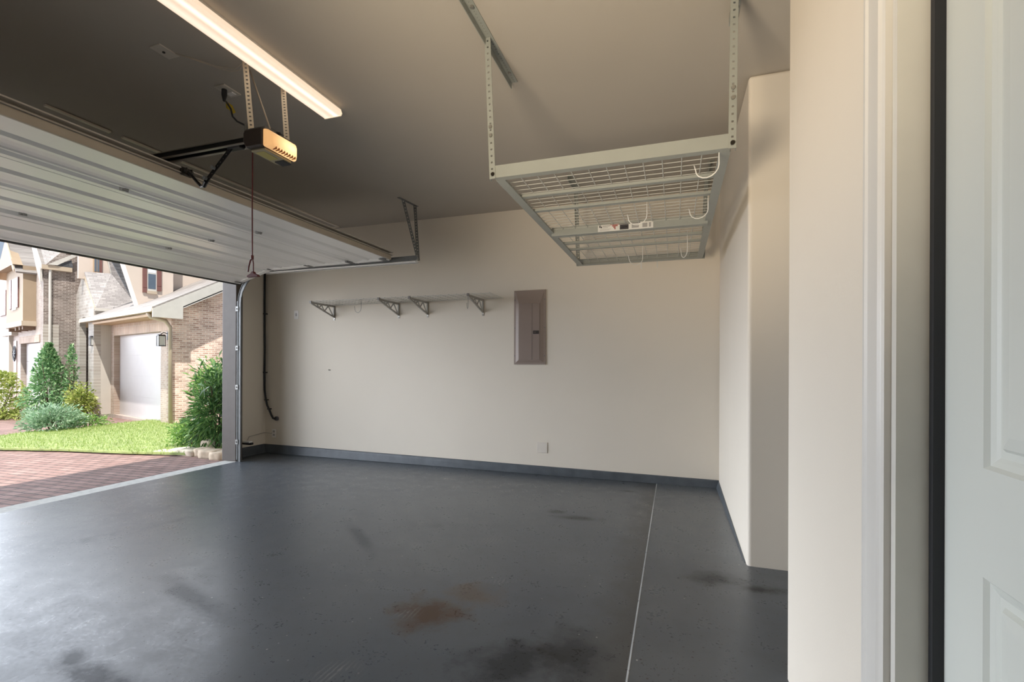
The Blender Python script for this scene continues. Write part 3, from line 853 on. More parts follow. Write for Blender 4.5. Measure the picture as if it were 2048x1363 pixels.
for x, y0, y1 in ((-0.995, 2.12, 2.915), (0.262, 2.05, 2.73), (-0.972, 4.50, 4.97), (0.285, 4.56, 5.29)):
    mb = MB(); perforated(mb, (x + 0.022, y0, 3.047), (x + 0.022, y1, 3.047), 0.040, 0.004, (0, 0, 1), 0.022, 0.006)
    perforated(mb, (x, y0, 3.028), (x, y1, 3.028), 0.040, 0.004, (1, 0, 0), 0.075, 0.006)
    cb = put(mb, 'ceiling_bracket', rack_m, rk)
    for u in (0.13, 0.86):
        y = y0 + (y1 - y0) * u; sub(MB().tube([(x + 0.024, y, 3.045), (x + 0.024, y, 3.034)], 0.010, 6), 'lag_screw', bolt2_m, cb, rk)
mb = MB(); mb.box((-0.545, 3.5975, 2.236), (-0.15, 3.600, 2.284)); lab = put(mb, 'safety_label', label_m, rk)
for (x0, x1, z0, z1, mm) in ((-0.535, -0.525, 2.266, 2.279, labeldark_m), (-0.523, -0.515, 2.262, 2.274, labeldark_m), (-0.51, -0.455, 2.272, 2.277, labelgrey_m), (-0.51, -0.47, 2.262, 2.265, labelgrey_m), (-0.53, -0.45, 2.250, 2.252, labelgrey_m), (-0.53, -0.46, 2.243, 2.245, labelgrey_m),
                             (-0.455, -0.39, 2.279, 2.283, labelred_m), (-0.44, -0.40, 2.268, 2.276, labelred_m), (-0.432, -0.415, 2.258, 2.266, labelred_m), (-0.424, -0.416, 2.246, 2.256, labelred_m),
                             (-0.39, -0.24, 2.278, 2.283, labeldark_m), (-0.385, -0.322, 2.240, 2.276, labeldark_m), (-0.375, -0.33, 2.256, 2.259, labelgrey_m), (-0.30, -0.25, 2.245, 2.272, labelgrey_m), (-0.225, -0.19, 2.244, 2.274, labelgrey_m), (-0.18, -0.165, 2.244, 2.276, labelgrey_m)):
    mb = MB(); mb.box((x0, 3.5965, z0), (x1, 3.5976, z1)); sub(mb, 'printed_mark', mm, lab, rk)


def jhook(name, x, y, z, w, h, ax, label, group, mat, r=0.003, drop=0.0):
    """wire hook: short bend over the deck, straight shank and a round cradle opening along +ax"""
    ax = Vector(ax).normalized(); b = Vector((x, y, z))
    pts = [b + ax * 0.03 + Vector((0, 0, 0.004)), b + Vector((0, 0, 0.008)), b + Vector((0, 0, -h * 0.5))]
    for k in range(9):
        a = math.pi * k / 8
        pts.append(b + ax * (w / 2 * (1 - math.cos(a))) + Vector((0, 0, -h * 0.62 - w / 2 * 0.9 * math.sin(a))))
    pts.append(b + ax * w * 1.06 + Vector((0, 0, -h * 0.45)))
    o = MB().tube(pts, r, 6).build(name, mat, smooth=True, loc=tuple(b))
    return tag(o, label, 'hook', group)


jhook('wire_hook', 0.195, 2.47, 2.285, 0.11, 0.14, (-0.9, 0.35, 0), 'white wire hook at the front right corner of the overhead rack', 'wire hooks under the overhead rack', hook_m)
jhook('wire_hook', 0.19, 3.17, 2.285, 0.11, 0.13, (-0.9, 0.3, 0), 'white wire hook on the right edge of the overhead rack, just before its middle beam', 'wire hooks under the overhead rack', hook_m)
jhook('wire_hook', -0.17, 3.16, 2.285, 0.12, 0.14, (-0.95, 0.2, 0), 'white wire hook hanging over the printed label of the overhead rack', 'wire hooks under the overhead rack', hook_m)
jhook('wire_hook', 0.09, 3.98, 2.285, 0.11, 0.22, (-0.4, 0.9, 0), 'white wire hook near the back right corner of the overhead rack', 'wire hooks under the overhead rack', hook_m)
jhook('wire_hook', -0.27, 4.36, 2.285, 0.12, 0.17, (-0.8, -0.3, 0), 'white wire hook at the rack back beam, left of the two straight pegs', 'wire hooks under the overhead rack', hook_m)
for x, lb in ((-0.315, 'left one of two short straight pegs below the back beam of the overhead rack'), (-0.165, 'right one of two short straight pegs below the back beam of the overhead rack')):
    mb = MB(); mb.tube([(x, 4.83, 2.30), (x, 4.885, 2.30), (x, 4.90, 2.285), (x, 4.90, 2.20)], 0.005, 6); mb.box((x - 0.012, 4.868, 2.29), (x + 0.012, 4.876, 2.312))
    tag(mb.build('straight_peg', hook_m, loc=(x, 4.87, 2.26)), lb, 'hook', 'straight pegs on the back beam')

# ------------------------------------------------------------------ wall shelves
SZ, SD = 2.03, 0.44


def wall_shelf(x0, x1, brs, label):
    t = thing('wall_shelf', ((x0 + x1) / 2, YF, SZ), label, 'shelf', 'wire wall shelves on the far wall')
    mb = MB()
    for k in range(8):
        y = YF - 0.012 - (SD - 0.02) * k / 7
        mb.tube([(x0, y, SZ), (x1, y, SZ)], 0.0024 if k not in (0, 7) else 0.0036, 5)
    n = 13
    for k in range(n):
        x = x0 + 0.02 + (x1 - x0 - 0.04) * k / (n - 1)
        mb.tube([(x, YF - 0.006, SZ + 0.005), (x, YF - SD, SZ + 0.005)], 0.0026, 5)
    put(mb, 'wire_deck', shelfwire_m, t)
    for x in brs:
        mb = MB(); y0 = YF - 0.004; y1 = YF - SD
        mb.bar((x, y0, SZ - 0.016), (x, y1, SZ - 0.016), 0.018, 0.022)
        mb.bar((x, y0 - 0.008, SZ - 0.02), (x, y0 - 0.008, SZ - 0.165), 0.016, 0.018, (0, 1, 0))
        mb.bar((x, y0 - 0.008, SZ - 0.155), (x, y1 + 0.01, SZ - 0.024), 0.016, 0.016)
        tops = [0.02, 0.16, 0.27, 0.35]; bots = [0.09, 0.21, 0.31]

        def low(d): return SZ - 0.155 + (0.131) * d / (SD - 0.02)
        pts = []
        for i in range(3):
            pts += [(x, y0 - (0.03 if i == 0 else tops[i]), SZ - 0.026 if i else low(0.03)), (x, y0 - tops[i + 1] + 0.0, SZ - 0.026)] if False else []
        seq = [(0.02, low(0.02)), (0.12, SZ - 0.022), (0.19, low(0.19)), (0.25, SZ - 0.022), (0.29, low(0.29)), (0.33, SZ - 0.022)]
        for (d0, z0), (d1, z1) in zip(seq[:-1], seq[1:]):
            mb.bar((x, y0 - d0, z0), (x, y0 - d1, z1), 0.011, 0.011, (1, 0, 0))
        br = put(mb, 'bracket', shelfbr_m, t)
        sub(MB().box((x - 0.013, YF - 0.006, SZ - 0.20), (x + 0.013, YF - 0.001, SZ - 0.01)), 'wall_clip', paint('clip_grey', (0.50, 0.48, 0.44), 0.4, 0.3), br, t)
        sub(MB().tube([(x, YF - 0.005, SZ - 0.188), (x, YF - 0.014, SZ - 0.188)], 0.006, 8), 'screw', bolt2_m, br, t)
        sub(MB().box((x - 0.012, y1 - 0.012, SZ - 0.026), (x + 0.012, y1 + 0.004, SZ + 0.006)), 'end_clip', paint('clip_dark', (0.20, 0.18, 0.17), 0.4), br, t)
    return t


wall_shelf(-4.34, -3.125, (-4.30, -3.315), 'grey wire shelf on the far wall, the half nearer the garage door opening')
wall_shelf(-3.115, -1.90, (-2.905, -2.165), 'grey wire shelf on the far wall, the half nearer the electrical panel')
jhook('shelf_hook', -3.64, 5.0, 2.035, 0.13, 0.15, (-0.9, 0.3, 0), 'thin wire hook hanging under the shelf half nearer the garage door opening', 'hooks under the wall shelves', shelfbr_m, 0.0032)
jhook('shelf_hook', -2.215, 5.0, 2.035, 0.10, 0.17, (-0.45, 0.75, 0), 'thin wire hook hanging under the shelf half nearer the electrical panel', 'hooks under the wall shelves', shelfbr_m, 0.0032)

# ------------------------------------------------------------------ electrical panel
ep = thing('electrical_panel', (-1.58, YF, 1.68), 'taupe metal electrical breaker panel set in the far wall', 'electrical panel')
px0, px1, pz0, pz1 = -1.772, -1.392, 1.253, 2.107
mb = MB()
lev = [(0, 0.0), (0.0, 0.012), (0.022, 0.014), (0.060, 0.030)]
zt = [0, 0, 0.022, 0.15]
zb = [0, 0, 0.022, 0.050]
rings = []
for (i, dd), t_, b_ in zip(lev, zt, zb):
    rings.append([(px0 + i, YF - dd, pz0 + b_), (px1 - i, YF - dd, pz0 + b_), (px1 - i, YF - dd, pz1 - t_), (px0 + i, YF - dd, pz1 - t_)])
for A, B in zip(rings[:-1], rings[1:]):
    for k in range(4):
        mb.face([A[k], A[(k + 1) % 4], B[(k + 1) % 4], B[k]])
mb.face(rings[-1])
put(mb, 'cover', panel2_m, ep)
put(MB().box((px0 + 0.066, YF - 0.034, pz0 + 0.054), (px1 - 0.066, YF - 0.0295, pz1 - 0.155)), 'door', panel_m, ep, bevel=0.002)
put(MB().box((px0 + 0.222, YF - 0.0352, pz0 + 0.054), (px0 + 0.225, YF - 0.0338, pz1 - 0.155)), 'door_crease', paint('crease', (0.11, 0.09, 0.08), 0.5), ep)
lt = put(MB().box((px0 + 0.236, YF - 0.038, 1.602), (px0 + 0.305, YF - 0.033, 1.640)), 'latch', paint('latch_dark', (0.025, 0.018, 0.015), 0.4), ep, bevel=0.002)
sub(MB().box((px0 + 0.247, YF - 0.0395, 1.612), (px0 + 0.27, YF - 0.0375, 1.630)), 'latch_button', paint('latch_brown', (0.07, 0.05, 0.04), 0.4), lt, ep)
for x in (px0 + 0.012, px1 - 0.012):
    for z in (pz0 + 0.10, pz0 + 0.42, pz1 - 0.11):
        put(MB().tube([(x, YF - 0.012, z), (x, YF - 0.017, z)], 0.006, 8), 'screw', galv_m, ep)

# ------------------------------------------------------------------ wall plates, cable, sensor
sp = thing('wall_switch', (-4.93, YF, 1.924), 'white switch plate high on the far wall left of the shelf', 'switch')
put(MB().box((-4.967, YF - 0.006, 1.866), (-4.893, YF, 1.982)), 'plate', plate_m, sp, bevel=0.002)
put(MB().box((-4.942, YF - 0.010, 1.905), (-4.918, YF - 0.005, 1.945)), 'button', paint('button_grey', (0.45, 0.43, 0.42), 0.4), sp, bevel=0.002)
bp = thing('blank_plate', (-1.43, YF, 0.306), 'square blank wall plate low on the far wall below the electrical panel', 'wall plate')
put(MB().box((-1.493, YF - 0.007, 0.246), (-1.369, YF, 0.366)), 'plate', paint('blank_plate_cream', (0.72, 0.66, 0.58), 0.4), bp, bevel=0.003)
ol = thing('wall_outlet', (-5.31, YF, 0.281), 'small outlet plate low on the far wall in the corner below the black cable', 'outlet')
put(MB().box((-5.345, YF - 0.006, 0.222), (-5.275, YF, 0.340)), 'plate', plate_m, ol, bevel=0.002)
for z in (0.258, 0.305):
    put(MB().box((-5.327, YF - 0.009, z - 0.014), (-5.293, YF - 0.005, z + 0.014)), 'socket', paint('socket_grey', (0.42, 0.40, 0.38), 0.4), ol, bevel=0.002)
bc = thing('black_cable', (-5.45, YF - 0.04, 1.4), 'thick black cable running down the far left corner and curving to a wall fitting', 'cable')
yc_ = YF - 0.035
put(MB().tube([(-5.452, yc_, 3.04), (-5.452, yc_, 2.2), (-5.450, yc_, 1.7), (-5.446, yc_, 1.42), (-5.450, yc_, 1.1), (-5.446, yc_, 0.88), (-5.428, yc_, 0.76), (-5.405, yc_, 0.68), (-5.36, yc_, 0.60), (-5.325, yc_, 0.535), (-5.295, yc_, 0.492), (-5.272, yc_ + 0.004, 0.485), (-5.258, yc_ + 0.012, 0.487)], 0.0135, 10), 'cable', black_m, bc, smooth=True)
put(MB().tube([(-5.258, YF - 0.024, 0.489), (-5.256, YF, 0.489)], 0.030, 14), 'wall_fitting', paint('fitting_grey', (0.10, 0.10, 0.11), 0.4), bc)
for x, z in ((-5.448, 1.95), (-5.448, 1.13), (-5.424, 0.745), (-5.372, 0.62)):
    put(MB().box((x - 0.022, YF - 0.046, z - 0.007), (x + 0.018, YF, z + 0.007)), 'clip', black_m, bc, bevel=0.002)
ss = thing('door_sensor', (-5.32, 4.93, 0.20), 'silver and black safety sensor beside the track near the floor', 'sensor')
put(MB().box((-5.45, 4.925, 0.175), (-5.30, 4.975, 0.205)), 'body', black_m, ss, bevel=0.008)
put(MB().box((-5.44, 4.915, 0.200), (-5.315, 4.97, 0.222)), 'cap', paint('sensor_silver', (0.86, 0.86, 0.84), 0.35, 0.0), ss, bevel=0.008)
lw = MB(); lw.tube([(-5.40, 4.97, 0.23), (-5.462, 5.05, 0.262), (-5.463, 5.2, 0.275), (-5.463, 5.318, 0.285)], 0.003, 5); lw.tube([(-5.463, 5.318, 0.285), (-5.40, 5.323, 0.278), (-5.35, 5.322, 0.275), (-5.335, 5.322, 0.285)], 0.003, 5)
tag(lw.build('sensor_wire', paint('wire_grey', (0.28, 0.26, 0.24), 0.5), loc=(-5.45, 5.2, 0.27)), 'thin grey wire from the safety sensor around the corner to the outlet', 'wire')
# small marks on the wall left by old fixings
for x, z, lb in ((-4.36, 1.17, 'dark screw stub in the far wall under the shelf'),):
    tag(MB().tube([(x, YF, z), (x - 0.02, YF - 0.02, z + 0.002)], 0.006, 8).build('wall_screw', bolt2_m, loc=(x, YF, z)), lb, 'screw')

# ------------------------------------------------------------------ outdoors: ground
def gz(x): return -0.05 - 0.02 * (-5.5 - x)


pv = brickmat('brick_pavers', (0, 1), (0.24, 0.138, 0.115), (0.33, 0.205, 0.175), (0.09, 0.065, 0.057), 0.21, 0.105, 0.010, 0.85, 0.9, 0.16)
mb = MB(); mb.slab([(XO + 0.06, -30, gz(XO)), (XO + 0.06, 30, gz(XO)), (-60, 30, gz(-60)), (-60, -30, gz(-60))][::-1], -0.3)
tag(mb.build('driveway', pv), kind='structure')
# added pale slab, out of view, bouncing sun up into the garage
mb = MB(); mb.slab([(XO + 0.065, -14, gz(XO) + 0.012), (XO + 0.065, 2.1, gz(XO) + 0.012), (-26, 2.1, gz(-26) + 0.012), (-26, -14, gz(-26) + 0.012)][::-1], -0.1)
tag(mb.build('bounce_slab', paint('bounce_slab_pale', (0.78, 0.76, 0.72), 0.9, var=0.06, scale=4)), kind='structure')
soil_m = paint('lawn_soil', (0.28, 0.34, 0.12), 0.9, var=0.25, scale=9)
lawn = [(-6.62, 5.02), (-7.64, 4.88), (-8.99, 4.80), (-10.12, 4.62), (-11.3, 4.75), (-12.0, 5.35), (-12.45, 6.1), (-12.25, 6.95), (-12.2, 8.6), (-9.4, 7.5), (-5.9, 6.6), (-5.9, 5.4)]
mb = MB(); mb.slab([(x, y, gz(x) + 0.018) for x, y in lawn], 0.03)
gl = mb.build('lawn', soil_m)
tag(gl, kind='structure')


def inside(x, y, poly):
    c = False
    for i in range(len(poly)):
        x0, y0 = poly[i]; x1, y1 = poly[i - 1]
        if (y0 > y) != (y1 > y) and x < (x1 - x0) * (y - y0) / (y1 - y0) + x0:
            c = not c
    return c


mb = MB(); n = 0
while n < 26000:
    x, y = random.uniform(-12.6, -5.95), random.uniform(4.6, 8.6)
    if not inside(x, y, lawn): continue
    n += 1
    h = random.uniform(0.035, 0.085); a = random.uniform(0, 6.283); w = random.uniform(0.004, 0.009)
    ln_ = random.uniform(-0.03, 0.03); lm = random.uniform(-0.03, 0.03); z = gz(x) + 0.015
    mb.face([(x - w * math.cos(a), y - w * math.sin(a), z), (x + w * math.cos(a), y + w * math.sin(a), z), (x + ln_, y + lm, z + h)])
me = bpy.data.meshes.new('grass'); me.from_pydata(mb.v, [], mb.f); me.materials.append(leafmat('grass_blades', (0.17, 0.28, 0.055), (0.28, 0.38, 0.10), (0.42, 0.48, 0.18)))
go = bpy.data.objects.new('grass', me); COL.objects.link(go)
tag(go, 'bright sunlit green grass of the lawn beyond the driveway', 'grass', kind='stuff')

# ------------------------------------------------------------------ plants
LM = {'dark': leafmat('leaf_dark', (0.025, 0.075, 0.02), (0.07, 0.17, 0.045), (0.22, 0.38, 0.11)),
      'sunny': leafmat('leaf_sunny', (0.06, 0.15, 0.03), (0.15, 0.30, 0.06), (0.34, 0.50, 0.14)),
      'blue': leafmat('leaf_bluegreen', (0.13, 0.24, 0.13), (0.26, 0.42, 0.25), (0.48, 0.60, 0.44)),
      'yellow': leafmat('leaf_yellowgreen', (0.14, 0.20, 0.03), (0.32, 0.40, 0.08), (0.58, 0.60, 0.22)),
      'green': leafmat('leaf_green', (0.08, 0.20, 0.08), (0.18, 0.36, 0.15), (0.38, 0.55, 0.28))}
bark_m = paint('bark', (0.12, 0.085, 0.06), 0.9, var=0.2, scale=20)


def bush(name, c, rx, ry, h, n, leaf, ll, lw_, label, cat='bush', group=None, taper=0.0, mat2=None, droop=0.3, shellp=0.45):
    """stems plus individual leaves spread through a rounded or tapering crown"""
    t = thing(name, c, label, cat, group)
    mb = MB(); c = Vector(c)
    for k in range(5):
        a = k * 1.257 + random.random(); q = c + Vector((math.cos(a) * rx * 0.45, math.sin(a) * ry * 0.45, h * 0.75))
        mb.tube([c + Vector((math.cos(a) * 0.03, math.sin(a) * 0.03, -0.03)), c.lerp(q, 0.5) + Vector((0.02, 0, 0)), q], [0.018, 0.012, 0.005], 6)
    put(mb, 'stems', bark_m, t)
    mb = MB()
    for k in range(n):
        u = random.random(); a = random.uniform(0, 6.283); r = random.random() ** shellp
        if taper:
            prof = max(0.06, min(1.0, (1 - u) ** taper * min(1.0, 0.45 + u * 2.2)))
            r *= 0.88 + 0.24 * math.sin(a * 3 + u * 9)
            p = c + Vector((math.cos(a) * rx * r * prof, math.sin(a) * ry * r * prof, 0.03 + u * h))
        else:
            ph = math.acos(1 - 1.7 * u)
            r *= 0.85 + 0.2 * math.sin(a * 4 + ph * 5)
            p = c + Vector((math.cos(a) * math.sin(ph) * rx * r, math.sin(a) * math.sin(ph) * ry * r, h * 0.42 + h * 0.58 * math.cos(ph) * r))
        out = (p - (c + Vector((0, 0, h * 0.35)))).normalized()
        d = (out + Vector((random.uniform(-.8, .8), random.uniform(-.8, .8), random.uniform(-.5, .9) - droop))).normalized()
        sd = d.cross(Vector((random.uniform(-1, 1), random.uniform(-1, 1), random.uniform(-1, 1)))).normalized()
        L = ll * random.uniform(0.6, 1.2); w = lw_ * random.uniform(0.7, 1.2)
        mid = p + d * L * 0.5; tip = p + d * L - Vector((0, 0, L * droop * 0.5))
        mb.face([p, mid + sd * w, tip, mid - sd * w])
    me = bpy.data.meshes.new('foliage'); me.from_pydata([tuple(Vector(v) - c) for v in mb.v], [], mb.f); me.materials.append(leaf)
    o = bpy.data.objects.new('foliage', me); COL.objects.link(o); o.parent = t
    return t


bush('tall_bush', (-6.60, 5.52, gz(-6.6)), 0.36, 0.42, 1.42, 2600, LM['dark'], 0.16, 0.013, 'tall dark green bush with long narrow leaves beside the garage jamb')
bush('flowering_bush', (-6.85, 5.78, 0.75), 0.34, 0.42, 0.55, 900, LM['sunny'], 0.12, 0.013, 'pale sunlit shoots behind the tall dark bush at the garage jamb')
bush('low_bush', (-7.25, 5.62, gz(-7.25)), 0.34, 0.36, 0.52, 1500, LM['sunny'], 0.07, 0.012, 'small light green bush at the foot of the tall dark bush')
bush('conical_shrub', (-15.9, 8.28, gz(-15.9)), 0.72, 0.72, 1.98, 4600, LM['green'], 0.10, 0.026, 'tall pointed green shrub in front of the far house', 'shrub', taper=0.75)
bush('columnar_shrub', (-15.35, 8.48, gz(-15.35)), 0.22, 0.22, 1.95, 700, LM['green'], 0.09, 0.024, 'thin upright shoot of shrub right of the pointed shrub, before brown brick', 'shrub', taper=0.4)
bush('yellow_shrub', (-14.7, 8.32, gz(-14.7)), 0.36, 0.36, 1.0, 1500, LM['yellow'], 0.09, 0.022, 'yellow-green shrub between the pointed shrub and the white brick pier', 'shrub')
bush('hedge_bush', (-17.6, 8.05, gz(-17.6)), 0.75, 0.62, 1.25, 2300, LM['yellow'], 0.10, 0.026, 'rounded yellow-green bush at the left edge before the far house', 'bush', taper=0.22)
bush('mounded_shrub', (-12.3, 6.48, gz(-12.3)), 0.50, 0.56, 0.58, 3600, LM['blue'], 0.09, 0.012, 'low mounded grey-green shrub on the lawn corner', 'shrub', droop=0.1)
bush('ground_cover', (-17.0, 8.2, gz(-17.0)), 0.9, 0.5, 0.22, 500, LM['yellow'], 0.12, 0.014, 'strip of pale yellowish low plants under the left edge bush', 'plant')
bush('low_shrub', (-12.35, 7.15, gz(-12.3)), 0.45, 0.42, 0.30, 700, LM['sunny'], 0.08, 0.012, 'low light green plants right of the mounded grey-green shrub', 'plant')

# edging stones
st_m = paint('sandstone', (0.50, 0.40, 0.29), 0.85, var=0.2, scale=9, bump=0.8, bscale=30)
st2_m = paint('pale_limestone', (0.70, 0.60, 0.47), 0.85, var=0.15, scale=9, bump=0.8, bscale=30)
stones = [((-7.45, 5.36), (0.34, 0.07, 0.05), 0.25, st2_m, 'long thin pale edging stone farthest from the jamb, at the grass'),
          ((-7.05, 5.12), (0.20, 0.10, 0.06), 0.1, st2_m, 'flat pale stone slab at the lawn corner, in front of the thin stone'),
          ((-6.70, 5.16), (0.24, 0.12, 0.09), -0.1, st2_m, 'broad tilted tan stone slab in the middle of the edging'),
          ((-6.36, 5.12), (0.10, 0.09, 0.12), 0.0, st_m, 'small brown block, third edging stone from the jamb'),
          ((-6.14, 5.05), (0.14, 0.09, 0.12), 0.05, st_m, 'squared tan stone block, second in the edging from the jamb'),
          ((-5.90, 5.00), (0.10, 0.10, 0.11), 0.0, st_m, 'squared tan stone block touching the garage jamb corner'),
          ((-6.52, 5.30), (0.07, 0.06, 0.20), 0.4, st2_m, 'small upright pale stone at the foot of the bushes')]
for (x, y), (a, b, h), rot, mm, lb in stones:
    bm = bmesh.new(); bmesh.ops.create_cube(bm, size=2.0)
    bmesh.ops.subdivide_edges(bm, edges=bm.edges, cuts=3, use_grid_fill=True)
    for v in bm.verts:
        v.co = Vector((v.co.x * a, v.co.y * b, v.co.z * h * 0.5))
        v.co += Vector((random.uniform(-1, 1) * a, random.uniform(-1, 1) * b, random.uniform(-1, 1) * h * 0.5)) * 0.09
    bmesh.ops.bevel(bm, geom=[e for e in bm.edges if e.is_boundary], offset=0.01)
    me = bpy.data.meshes.new('edging_stone'); bm.to_mesh(me); bm.free(); me.materials.append(mm)
    me.polygons.foreach_set('use_smooth', [True] * len(me.polygons))
    o = bpy.data.objects.new('edging_stone', me); COL.objects.link(o); o.location = (x, y, gz(x) + h * 0.5 - 0.01); o.rotation_euler = (0, 0, rot)
    tag(o, lb, 'stone', 'edging stones along the driveway')

# ------------------------------------------------------------------ neighbouring houses (local frame: x along the front, y into the house)
P0 = (-12.61, 8.41, 0.0); RZH = math.radians(-16.6)
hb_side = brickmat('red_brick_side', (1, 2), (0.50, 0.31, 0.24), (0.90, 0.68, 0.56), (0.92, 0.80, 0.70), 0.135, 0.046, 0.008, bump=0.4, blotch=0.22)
hb_front = brickmat('pale_brick_front', (0, 2), (0.36, 0.26, 0.20), (0.44, 0.34, 0.28), (0.46, 0.40, 0.34), 0.135, 0.046, 0.008, blotch=0.12)
hb_soldier = brickmat('soldier_course', (2, 0), (0.40, 0.27, 0.19), (0.48, 0.36, 0.28), (0.48, 0.40, 0.33), 0.20, 0.046, 0.007, blotch=0.12, off=0.0)
stone_w = brickmat('white_stone', (0, 2), (0.46, 0.43, 0.39), (0.36, 0.32, 0.28), (0.50, 0.47, 0.43), 0.24, 0.085, 0.010, blotch=0.12)
brown_side = brickmat('brown_brick_side', (1, 2), (0.13, 0.095, 0.08), (0.29, 0.24, 0.215), (0.36, 0.32, 0.29), 0.135, 0.045, 0.009, blotch=0.2)
shingle = brickmat('light_shingles', (1, 2), (0.30, 0.28, 0.275), (0.44, 0.415, 0.405), (0.24, 0.225, 0.22), 0.16, 0.05, 0.005, bump=0.3, blotch=0.12)
shingle_d = brickmat('dark_shingles', (1, 2), (0.075, 0.08, 0.09), (0.12, 0.125, 0.135), (0.05, 0.05, 0.055), 0.28, 0.085, 0.008, bump=0.3, blotch=0.15)
stucco = paint('cream_stucco', (0.62, 0.53, 0.46), 0.85, var=0.03, scale=3)
stucco_w = paint('white_stucco', (0.54, 0.50, 0.45), 0.85, var=0.03, scale=3)
tan_m = paint('tan_soffit', (0.50, 0.36, 0.24), 0.75, var=0.03)
bay_m = paint('bay_stucco', (0.34, 0.26, 0.18), 0.8, var=0.03)
trimc_m = paint('cream_fascia', (0.46, 0.38, 0.29), 0.6)
trimw_m = paint('white_fascia', (0.56, 0.54, 0.50), 0.6)
gdoor_m = paint('neighbour_door_white', (0.50, 0.47, 0.46), 0.5, var=0.02)
shut_m = paint('shutter_brown', (0.17, 0.075, 0.065), 0.6)
found_m = paint('foundation_concrete', (0.34, 0.30, 0.26), 0.9, var=0.12, scale=10)
glass_m = paint('window_glass', (0.10, 0.13, 0.17), 0.08)
lampm = paint('lantern_iron', (0.03, 0.03, 0.035), 0.5, 0.4)
lampg = paint('lantern_glass', (0.55, 0.56, 0.56), 0.15)
BUNDLE = {}


def B(root, name, mats, mb, **kw):
    return mb.build(name, mats, root, **kw)


h1 = thing('house', P0, 'brick house with a single white garage door seen through the opening', 'house', rz=RZH)
# garage block: front wall with opening, side gable wall
for x0, x1 in ((-2.17, -1.93), (1.29, 1.94)):
    B(h1, 'front_pier', hb_front, MB().box((x0, 0, -0.14), (x1, 0.5, 2.3)))
mb = MB(); mb.box((-1.93, -0.012, 2.0), (1.94, 0.5, 2.34)); B(h1, 'lintel_course', hb_soldier, mb)
mb = MB(); mb.slab([(1.96, 0.0, -0.45), (1.96, 4.0, -0.45), (1.96, 4.0, 4.6), (1.96, 0.0, 2.45)], 0.3); B(h1, 'side_wall', hb_side, mb)
mb = MB(); mb.box((-2.19, -0.02, -0.6), (-1.9, 0.5, -0.13)); mb.box((1.27, -0.02, -0.6), (1.965, 0.5, -0.2)); mb.box((-3.95, -0.24, -0.6), (-2.15, 0.4, -0.13)); B(h1, 'foundation', found_m, mb)
mb = MB(); mb.box((-1.93, 0.02, -0.6), (1.29, 0.14, -0.14)); B(h1, 'door_step', paint('step_pinkish', (0.42, 0.34, 0.30), 0.9), mb)
mb = MB(); mb.box((0.85, -0.02, -0.6), (1.15, 0.10, -0.13)); B(h1, 'step_block', paint('step_brown', (0.40, 0.32, 0.27), 0.9), mb)
gdn = MB()
for k in range(4):
    gdn.box((-1.93, 0.13, -0.14 + k * 0.535), (1.29, 0.17, -0.14 + k * 0.535 + 0.5345))
B(h1, 'garage_door_panel', gdoor_m, gdn, bevel=0.0015)
mb = MB(); mb.prism([(-0.52, 2.36), (-0.38, 2.36), (-0.38, 2.47), (-0.50, 2.47)], 'X', -2.9, 2.3); B(h1, 'gutter', trimc_m, mb)
mb = MB(); mb.box((-2.17, -0.40, 2.29), (2.28, 0.02, 2.345)); B(h1, 'soffit', tan_m, mb)
mb = MB(); mb.tube([(1.9, -0.45, 2.36), (1.93, -0.40, 2.26), (2.02, -0.16, 2.2), (2.03, -0.07, 2.05), (2.03, -0.06, -0.2)], 0.045, 8); B(h1, 'downspout', trimc_m, mb, smooth=True)
mb = MB(); mb.slab([(-2.17, -0.50, 2.46), (2.32, -0.50, 2.46), (2.32, 4.0, 5.0), (-2.17, 4.0, 5.0)], 0.06); B(h1, 'garage_roof', brickmat('roof_shingles_front', (0, 2), (0.25, 0.225, 0.21), (0.31, 0.285, 0.265), (0.18, 0.165, 0.16), 0.3, 0.05, 0.005, bump=0.2, blotch=0.08), mb)
mb = MB(); mb.slab([(2.33, -0.50, 2.24), (2.33, 0.07, 2.24), (2.33, 0.07, 2.52), (2.33, 4.0, 4.76), (2.33, 4.0, 4.98), (2.33, -0.5, 2.42)], 0.03); B(h1, 'rake_board', trimw_m, mb)
mb = MB(); mb.slab([(1.96, -0.1, 2.40), (2.32, -0.1, 2.40), (2.32, 4.0, 4.72), (1.96, 4.0, 4.72)], 0.02); B(h1, 'rake_soffit', trimw_m, mb)
# upper storey side walls with the shuttered window
mb = MB(); mb.slab([(0.3, -0.50, 4.4), (0.3, -0.44, 3.75), (0.3, -0.12, 2.62), (0.3, 0.37, 2.75), (0.3, 0.37, 5.2), (0.3, -0.5, 5.2)], 0.3); B(h1, 'upper_wall', stucco, mb)
mb = MB(); mb.box((-0.30, 0.37, 2.6), (0.3, 0.6, 5.2)); B(h1, 'upper_return', stucco, mb)
mb = MB(); mb.slab([(-0.2, 0.5, 2.6), (-0.2, 4.0, 3.9), (-0.2, 4.0, 5.2), (-0.2, 0.5, 5.2)], 0.3); B(h1, 'upper_back_wall', stucco, mb)
wn1 = B(h1, 'window', trimw_m, MB().box((0.30, 0.035, 3.02), (0.325, 0.235, 3.9)))
B(wn1, 'pane', glass_m, MB().box((0.32, 0.055, 3.09), (0.328, 0.215, 3.46)))
B(wn1, 'upper_pane', paint('blind_white', (0.72, 0.74, 0.78), 0.3), MB().box((0.32, 0.055, 3.49), (0.328, 0.215, 3.86)))
B(wn1, 'sill', trimc_m, MB().box((0.30, 0.03, 2.97), (0.345, 0.24, 3.04)))
